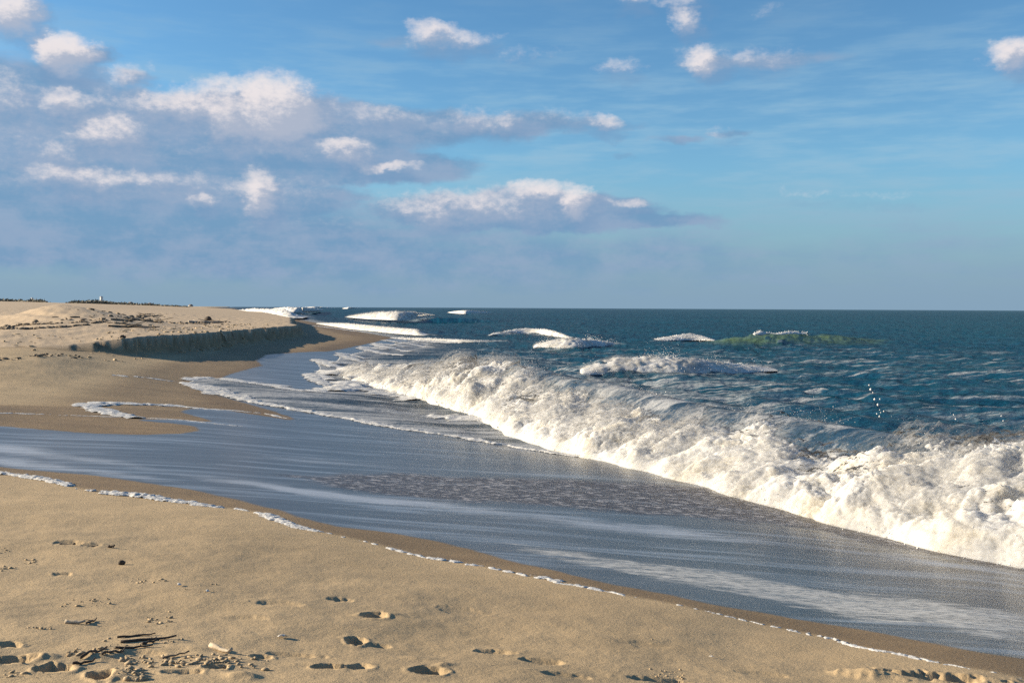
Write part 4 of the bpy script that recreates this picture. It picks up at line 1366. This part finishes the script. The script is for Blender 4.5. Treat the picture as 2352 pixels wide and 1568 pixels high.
def stick(name, label, cat, p0, p1, r, mat, seed, lift=.6, group=None, twig=False):
    a = ground(*p0); b_ = ground(*p1)
    lim = 1.15 * abs(p1[0] - p0[0]) / PW * math.hypot(a[0], a[1])
    if math.hypot(a[0], a[1]) > 30:
        b_ = a + (b_ - a) / np.linalg.norm(b_ - a) * min(lim, np.linalg.norm(b_ - a))
        b_ = a + np.array([lim, b_[1] - a[1], 0]) if abs(b_[0] - a[0]) < .5 * lim else b_
    n = 7
    rs = np.random.default_rng(seed)
    u = np.linspace(0, 1, n)
    pts = a[None] * (1 - u[:, None]) + b_[None] * u[:, None]
    L = np.linalg.norm(b_ - a)
    pts[:, :2] += np.cumsum(rs.normal(0, .02 * L, (n, 2)), axis=0)
    gz = sand_z(pts[:, 0], pts[:, 1])[0]
    pts[:, 2] = gz + r * lift + np.abs(rs.normal(0, .004, n))
    pts[-1, 2] += r * 1.2
    rad_ = r * (1 - .45 * u) * rs.uniform(.85, 1.15, n)
    org_ = pts[n // 2].copy()
    v, q_, t_ = tube(pts - org_, rad_, 7, seed)
    me_ = make_mesh(name, v, q_, t_)
    if twig:
        o = thing(name, label, cat, tuple(org_), group)
        obj('stem', me_, mat, o)
        for k in range(2):
            i = 2 + 2 * k
            s0 = pts[i] - org_
            e0 = s0 + np.array([rs.normal(0, .25) * L, rs.normal(0, .25) * L, abs(rs.normal(0, .06)) * L + r])
            v, q_, t_ = tube(np.linspace(s0, e0, 4), np.linspace(r * .6, r * .25, 4), 6, seed + k)
            obj('twig', make_mesh('twig', v, q_, t_), mat, o)
        return o
    o = obj(name, me_, mat, None, label=label, category=cat)
    if group:
        o['group'] = group
    o.location = org_
    return o

# ------------------------------------------------------------------ litter in the foreground sand
stick('reed_stalk', 'straight dark reed stalk, uppermost of the reeds at lower left', 'reed', (268, 1467), (355, 1460), .006, M_DARKWOOD, 1, group='reeds on the near sand')
stick('reed_stalk', 'longest dark reed stalk pointing right, below the uppermost reed', 'reed', (277, 1480), (402, 1468), .008, M_DARKWOOD, 2, group='reeds on the near sand')
stick('reed_stalk', 'dark level reed stalk in the middle of the reeds', 'reed', (263, 1492), (354, 1488), .006, M_DARKWOOD, 3, group='reeds on the near sand')
stick('reed_stalk', 'slanting dark reed stalk left of the other reeds', 'reed', (186, 1517), (248, 1498), .007, M_DARKWOOD, 4, group='reeds on the near sand')
stick('reed_stalk', 'lowest dark reed stalk, close above the deep footprint', 'reed', (168, 1528), (220, 1520), .007, M_DARKWOOD, 5, group='reeds on the near sand')
stick('reed_stalk', 'slanting dark reed stalk crossing below the level reed', 'reed', (232, 1514), (286, 1497), .006, M_DARKWOOD, 6, group='reeds on the near sand')
stick('reed_stalk', 'brown reed stalk beside the crumbled sand, right of the other reeds', 'reed', (372, 1511), (436, 1503), .006, M_WRACK, 7, group='reeds on the near sand')
stick('reed_stalk', 'short dark reed stub under the longest reed', 'reed', (328, 1484), (362, 1480), .008, M_DARKWOOD, 8, group='reeds on the near sand')
stick('driftwood_stick', 'short pale driftwood stick lying above the reeds at left', 'driftwood', (150, 1432), (198, 1435), .010, M_PALEWOOD, 9)
stick('driftwood_stick', 'dark shadow strip trailing right from the pale driftwood stick', 'driftwood', (200, 1434), (224, 1425), .006, M_DARKWOOD, 10, twig=True)  # dark twig shape stands in for the pale stick's cast shadow
stick('driftwood_stick', 'pale split driftwood chip right of the reeds', 'driftwood', (482, 1488), (526, 1500), .014, M_PALEWOOD, 11)
stick('driftwood_stick', 'short black bar alone on smooth sand at left', 'driftwood', (134, 1249), (172, 1250), .016, M_DARKWOOD, 12)  # dark bar lying over a narrow dent
stick('driftwood_stick', 'thin dark twig right of the short black bar', 'driftwood', (202, 1254), (222, 1254), .008, M_DARKWOOD, 13)
stick('driftwood_stick', 'little dark stub at the right end of the twig row', 'driftwood', (250, 1257), (262, 1258), .012, M_DARKWOOD, 14)

def chunk(name, label, cat, px, py, size, mat, seed, sub=None, shape=(1, .7, .7), sink=.25):
    rs = np.random.default_rng(seed)
    import bmesh
    bm = bmesh.new()
    bmesh.ops.create_icosphere(bm, subdivisions=2, radius=1)
    for v in bm.verts:
        k = 1 + .35 * float(pn3(np.array([v.co.x * 1.7 + seed]), np.array([v.co.y * 1.7]), np.array([v.co.z * 1.7]))[0])
        v.co = Vector((v.co.x * k * shape[0] * size, v.co.y * k * shape[1] * size, v.co.z * k * shape[2] * size))
    me_ = bpy.data.meshes.new(name)
    bm.to_mesh(me_); bm.free()
    for p in me_.polygons:
        p.use_smooth = True
    g = ground(px, py)
    o = obj(name, me_, mat, None, label=label, category=cat)
    o.location = (g[0], g[1], g[2] + size * shape[2] * (1 - 2 * sink))
    o.rotation_euler = (0, 0, rs.uniform(0, 3))
    return o

chunk('wood_chunk', 'knobbly dark wood chunk casting a long thin shadow to the right', 'driftwood', 280, 1295, .024, M_DARKWOOD, 3, shape=(1.1, .8, .9), sink=.15)

def shell(label, px, py, size, seed):
    """ribbed half shell"""
    rs = np.random.default_rng(seed)
    nu, nv = 15, 7
    vv = []
    for i in range(nu):
        a = -1.25 + 2.5 * i / (nu - 1)
        for j in range(nv):
            r_ = j / (nv - 1)
            rib = 1 + .05 * (1 if i % 2 else -1) * r_
            vv.append((math.sin(a) * r_ * rib, (math.cos(a) * r_ - .45) * rib, .42 * (1 - (r_ * 1.6 - .75) ** 2) - .12))
    v = np.array(vv) * size
    me_ = make_mesh('shell', v, grid_quads(nu, nv))
    o = obj('shell', me_, M_SHELL, None, label=label, category='shell', group='white shells on the near sand')
    md = o.modifiers.new('thick', 'SOLIDIFY')
    md.thickness = .003
    g = ground(px, py)
    o.location = (g[0], g[1], g[2] + .006)
    o.rotation_euler = (rs.uniform(-.2, .2), rs.uniform(-.2, .2), rs.uniform(0, 6))
    return o

shell('white shell right of the pale driftwood chip, the largest shell', 648, 1463, .030, 1)
shell('white shell fragment above the crumbled sand, at left', 411, 1345, .026, 2)
shell('small white shell fragment lower right of the other fragment', 476, 1361, .022, 3)
shell('tiny pale shell on the smooth sand at lower right', 1634, 1510, .014, 4)

# crumbled sand, one mass of clods
areas = [(290, 1323, 383, 1340, 26, .011), (133, 1374, 253, 1390, 34, .010), (57, 1440, 125, 1450, 24, .011), (333, 1403, 393, 1439, 30, .011), (53, 1283, 87, 1296, 14, .012), (0, 1300, 38, 1316, 12, .012),
         (0, 1256, 32, 1276, 12, .012), (280, 1504, 533, 1532, 130, .014), (270, 1538, 330, 1566, 40, .016), (150, 1495, 260, 1515, 40, .012), (400, 1340, 510, 1364, 18, .010), (10, 1525, 120, 1560, 20, .012), (520, 1500, 620, 1540, 24, .014), (1180, 1450, 1500, 1480, 12, .006), (1490, 1535, 1570, 1562, 60, .007), (240, 1460, 420, 1500, 40, .010)]
cs = []; rd = []
for (x0, y0, x1, y1, n, r_) in areas:
    for _ in range(n):
        px = x0 + (x1 - x0) * rng.uniform(0, 1); py = y0 + (y1 - y0) * np.clip(rng.normal(.5, .25), 0, 1)
        d_ = ray(px, py)
        rr_ = r_ * (.25 + .75 * rng.uniform(0, 1) ** 2)
        cs.append((d_[0], d_[1], d_[2])); rd.append(rr_)
cs = np.array(cs)
kk_ = np.full(len(cs), 6.0)
for _i in range(7):
    kk_ = (sand_z(cs[:, 0] * kk_, cs[:, 1] * kk_, False)[0] - CAM_Z) / cs[:, 2]
cs = np.c_[cs[:, :2] * kk_[:, None], np.array(rd) * .3]
cs[:, 2] += sand_z(cs[:, 0], cs[:, 1])[0]
v, f = lumps(cs, np.array(rd), rng.uniform(.7, 1.5, (len(rd), 3)) * np.array([1.25, .9, .6]), .5)
o = obj('sand_clods', make_mesh('sand_clods', v, None, f, smooth=False), M_CLOD, None, kind='stuff', label='crumbled sand clods scattered over the near beach')

# ------------------------------------------------------------------ litter on the upper terrace
def terrace_stick(label, p0, p1, r, mat, seed, twig=True):
    return stick('driftwood_log', label, 'driftwood', p0, p1, r * .62, mat, seed, lift=.8, group='driftwood on the upper beach', twig=twig)

terrace_stick('grey driftwood log with twigs beside the dark lump on the upper beach', (432, 741), (482, 736), .14, M_GREYWOOD, 21)
terrace_stick('dark branch right of the grey log on the upper beach', (485, 738), (535, 740), .07, M_DARKWOOD, 22)
terrace_stick('brown branch in the brush pile, left of the grey log', (300, 733), (345, 729), .10, M_WRACK, 23)
terrace_stick('brown branch lying at the back of the brush pile', (318, 726), (352, 722), .12, M_WRACK, 24)
terrace_stick('brown branch at the front of the brush pile', (252, 735), (286, 733), .10, M_WRACK, 25)
terrace_stick('brown low log lying across the wrack line, upper beach', (255, 751), (318, 748), .09, M_WRACK, 26)
terrace_stick('pale short plank end on the edge of the sand step', (503, 766), (518, 770), .10, M_PALEWOOD, 27, False)
terrace_stick('thin stick poking up from the edge of the sand step', (532, 765), (545, 762), .05, M_GREYWOOD, 28, False)
chunk('driftwood_lump', 'dark stump on the upper beach beside the grey log', 'driftwood', 478, 737, .34, M_DARKWOOD, 31, shape=(1.2, .8, .8), sink=.2)
chunk('driftwood_lump', 'small dark lump on the sand just behind the step', 'driftwood', 282, 777, .11, M_DARKWOOD, 32, shape=(1.1, .8, .9), sink=.2)

def wrack_mass(name, label, lines, n, r0, r1, seed, spread, mat):
    rs = np.random.default_rng(seed)
    c_ = []; 
    for ln_ in lines:
        L_ = dense(ln_, .4)
        i_ = rs.integers(0, len(L_), n)
        c_.append(L_[i_] + rs.normal(0, 1, (n, 2)) * spread * np.clip(pn2(L_[i_, 0] * .3, L_[i_, 1] * .3)[:, None] + .6, .15, 1.5))
    c_ = np.vstack(c_)
    keep_ = pn2(c_[:, 0] * .35 + seed, c_[:, 1] * .35) > -.15
    c_ = c_[keep_]
    z_ = sand_z(c_[:, 0], c_[:, 1])[0]
    rad_ = rs.uniform(r0, r1, len(c_))
    cc = np.c_[c_, z_ + rad_ * .3]
    v_, f_ = lumps(cc, rad_, rs.uniform(.5, 2.6, (len(c_), 3)) * np.array([1.6, .7, .5]), .4)
    return obj(name, make_mesh(name, v_, None, f_, smooth=False), mat, None, kind='stuff', label=label)

wrack_mass('wrack', 'dark dry seaweed wrack strewn in lines over the upper beach', [trace([(-30, 755), (60, 748), (150, 743), (240, 741), (300, 748)]), trace([(-30, 760), (60, 756), (160, 750), (250, 745)])], 300, .02, .08, 41, .3, M_WRACK)
wrack_mass('brush_litter', 'brown brush litter heaped on the upper beach', [trace([(240, 736), (300, 730), (350, 724)]), trace([(290, 738), (340, 733)]), trace([(420, 745), (480, 742), (550, 741)]), trace([(100, 730), (210, 731), (330, 722), (420, 722)])], 130, .03, .11, 43, 1.2, M_WRACK)
wrack_mass('sand_lumps', 'trampled sand lumps on the upper beach behind the step', [trace([(-30, 790), (100, 790), (200, 786), (300, 775), (420, 766), (560, 752)]), trace([(-30, 772), (150, 772), (350, 758), (560, 745)])], 260, .015, .05, 47, 1.4, M_CLOD)
wrack_mass('scarp_clods', 'fallen sand clods at the foot of the eroded step', [trace([(170, 820), (230, 826), (300, 826), (380, 812), (450, 803), (560, 784), (650, 770)])], 90, .02, .06, 49, .3, M_CLOD)
wrack_mass('terrace_edge_litter', 'dark litter along the near edge of the terrace at left', [trace([(-20, 826), (50, 822), (100, 817), (150, 815)])], 70, .015, .05, 50, .4, M_WRACK)

# ------------------------------------------------------------------ far dunes: scrub and buildings
def scrub_mass(label, spans, seed):
    rs = np.random.default_rng(seed)
    V_ = []; T_ = []
    for (px0, px1, dist, n, hgt) in spans:
        for _ in range(n):
            px = rs.uniform(px0, px1)
            d_ = ray(px, 700)
            k_ = dist * rs.uniform(.93, 1.08)
            x_, y_ = d_[0] * k_, d_[1] * k_
            z_ = sand_z(np.array([x_]), np.array([y_]))[0][0]
            e = math.sin(math.pi * (px - px0) / (px1 - px0)) ** .5
            for _k in range(9):
                c_ = np.array([x_, y_, z_]) + rs.normal(0, 1, 3) * (.9, .9, .0) + (0, 0, abs(rs.normal(0, .5)) * hgt * e)
                t_ = rs.normal(0, .38, (3, 3))
                V_.extend(c_ + t_); m_ = len(V_)
                T_.append((m_ - 3, m_ - 2, m_ - 1))
    return obj('dune_scrub', make_mesh('dune_scrub', np.array(V_), None, np.array(T_), smooth=False), M_SCRUB, None, kind='stuff', label=label)

scrub_mass('dark scrub growing along the distant dune crest at left', [(165, 260, 430, 300, .9), (250, 300, 470, 120, .5), (300, 372, 520, 200, .5), (372, 430, 620, 100, .35), (-20, 60, 330, 60, .3), (70, 100, 380, 60, .6)], 51)

def box(x0, x1, y0, y1, z0, z1):
    v = [(x, y, z) for z in (z0, z1) for y in (y0, y1) for x in (x0, x1)]
    q_ = [(0, 2, 3, 1), (4, 5, 7, 6), (0, 1, 5, 4), (2, 6, 7, 3), (0, 4, 6, 2), (1, 3, 7, 5)]
    return np.array(v, float), np.array(q_)

def far_house(label, px, dist, w, h, name='beach_house', tower=False):
    d_ = ray(px, 700)
    x_, y_ = d_[0] * dist, d_[1] * dist
    z_ = sand_z(np.array([x_]), np.array([y_]))[0][0] - .4
    root = thing(name, label, 'tower' if tower else 'house', (x_, y_, z_), 'distant buildings')
    dp = w * .8
    v, q_ = box(-w / 2, w / 2, -dp / 2, dp / 2, 0, h)
    obj('wall', make_mesh('wall', v, q_, smooth=False), M_WHITE, root)
    e = .25
    rh = .35 * w if not tower else .5 * w
    v = np.array([(-w / 2 - e, -dp / 2 - e, h), (w / 2 + e, -dp / 2 - e, h), (w / 2 + e, dp / 2 + e, h), (-w / 2 - e, dp / 2 + e, h), (-w / 4 if not tower else 0, 0, h + rh), (w / 4 if not tower else .01, 0, h + rh)])
    obj('roof', make_mesh('roof', v, np.array([(0, 1, 5, 4), (2, 3, 4, 5), (3, 2, 1, 0)]), np.array([(1, 2, 5), (3, 0, 4)]), smooth=False), M_ROOF if not tower else M_WHITE, root)
    nw = 2 if not tower else 1
    for i in range(nw):
        cx = (i - (nw - 1) / 2) * w * .45
        v, q_ = box(cx - w * .1, cx + w * .1, -dp / 2 - .06, -dp / 2 - .01, h * .5, h * .75)
        obj('window', make_mesh('window', v, q_, smooth=False), M_PANE, root)

far_house('tall slim white tower standing on the distant dune crest', 233, 900, 1.9, 6.6, 'watch_tower', True)
far_house('small white mast hut at the far left of the dune crest', 74, 700, .9, 3.4, 'watch_tower', True)
far_house('little white house right of the slim tower on the dunes', 300, 1000, 4.6, 2.3)
far_house('low white house between the slim tower and the little house', 283, 1000, 3.4, 1.3)
far_house('white house with a grey roof right of the little house', 344, 1050, 4.2, 2.0)
far_house('tiny far house nearly lost where the dunes end', 438, 1300, 5.0, 1.6)
print('done', round(time.time() - T0, 1), 'tris', sum(len(o.data.loops) - 2 * len(o.data.polygons) for o in scene.objects if o.type == 'MESH'))
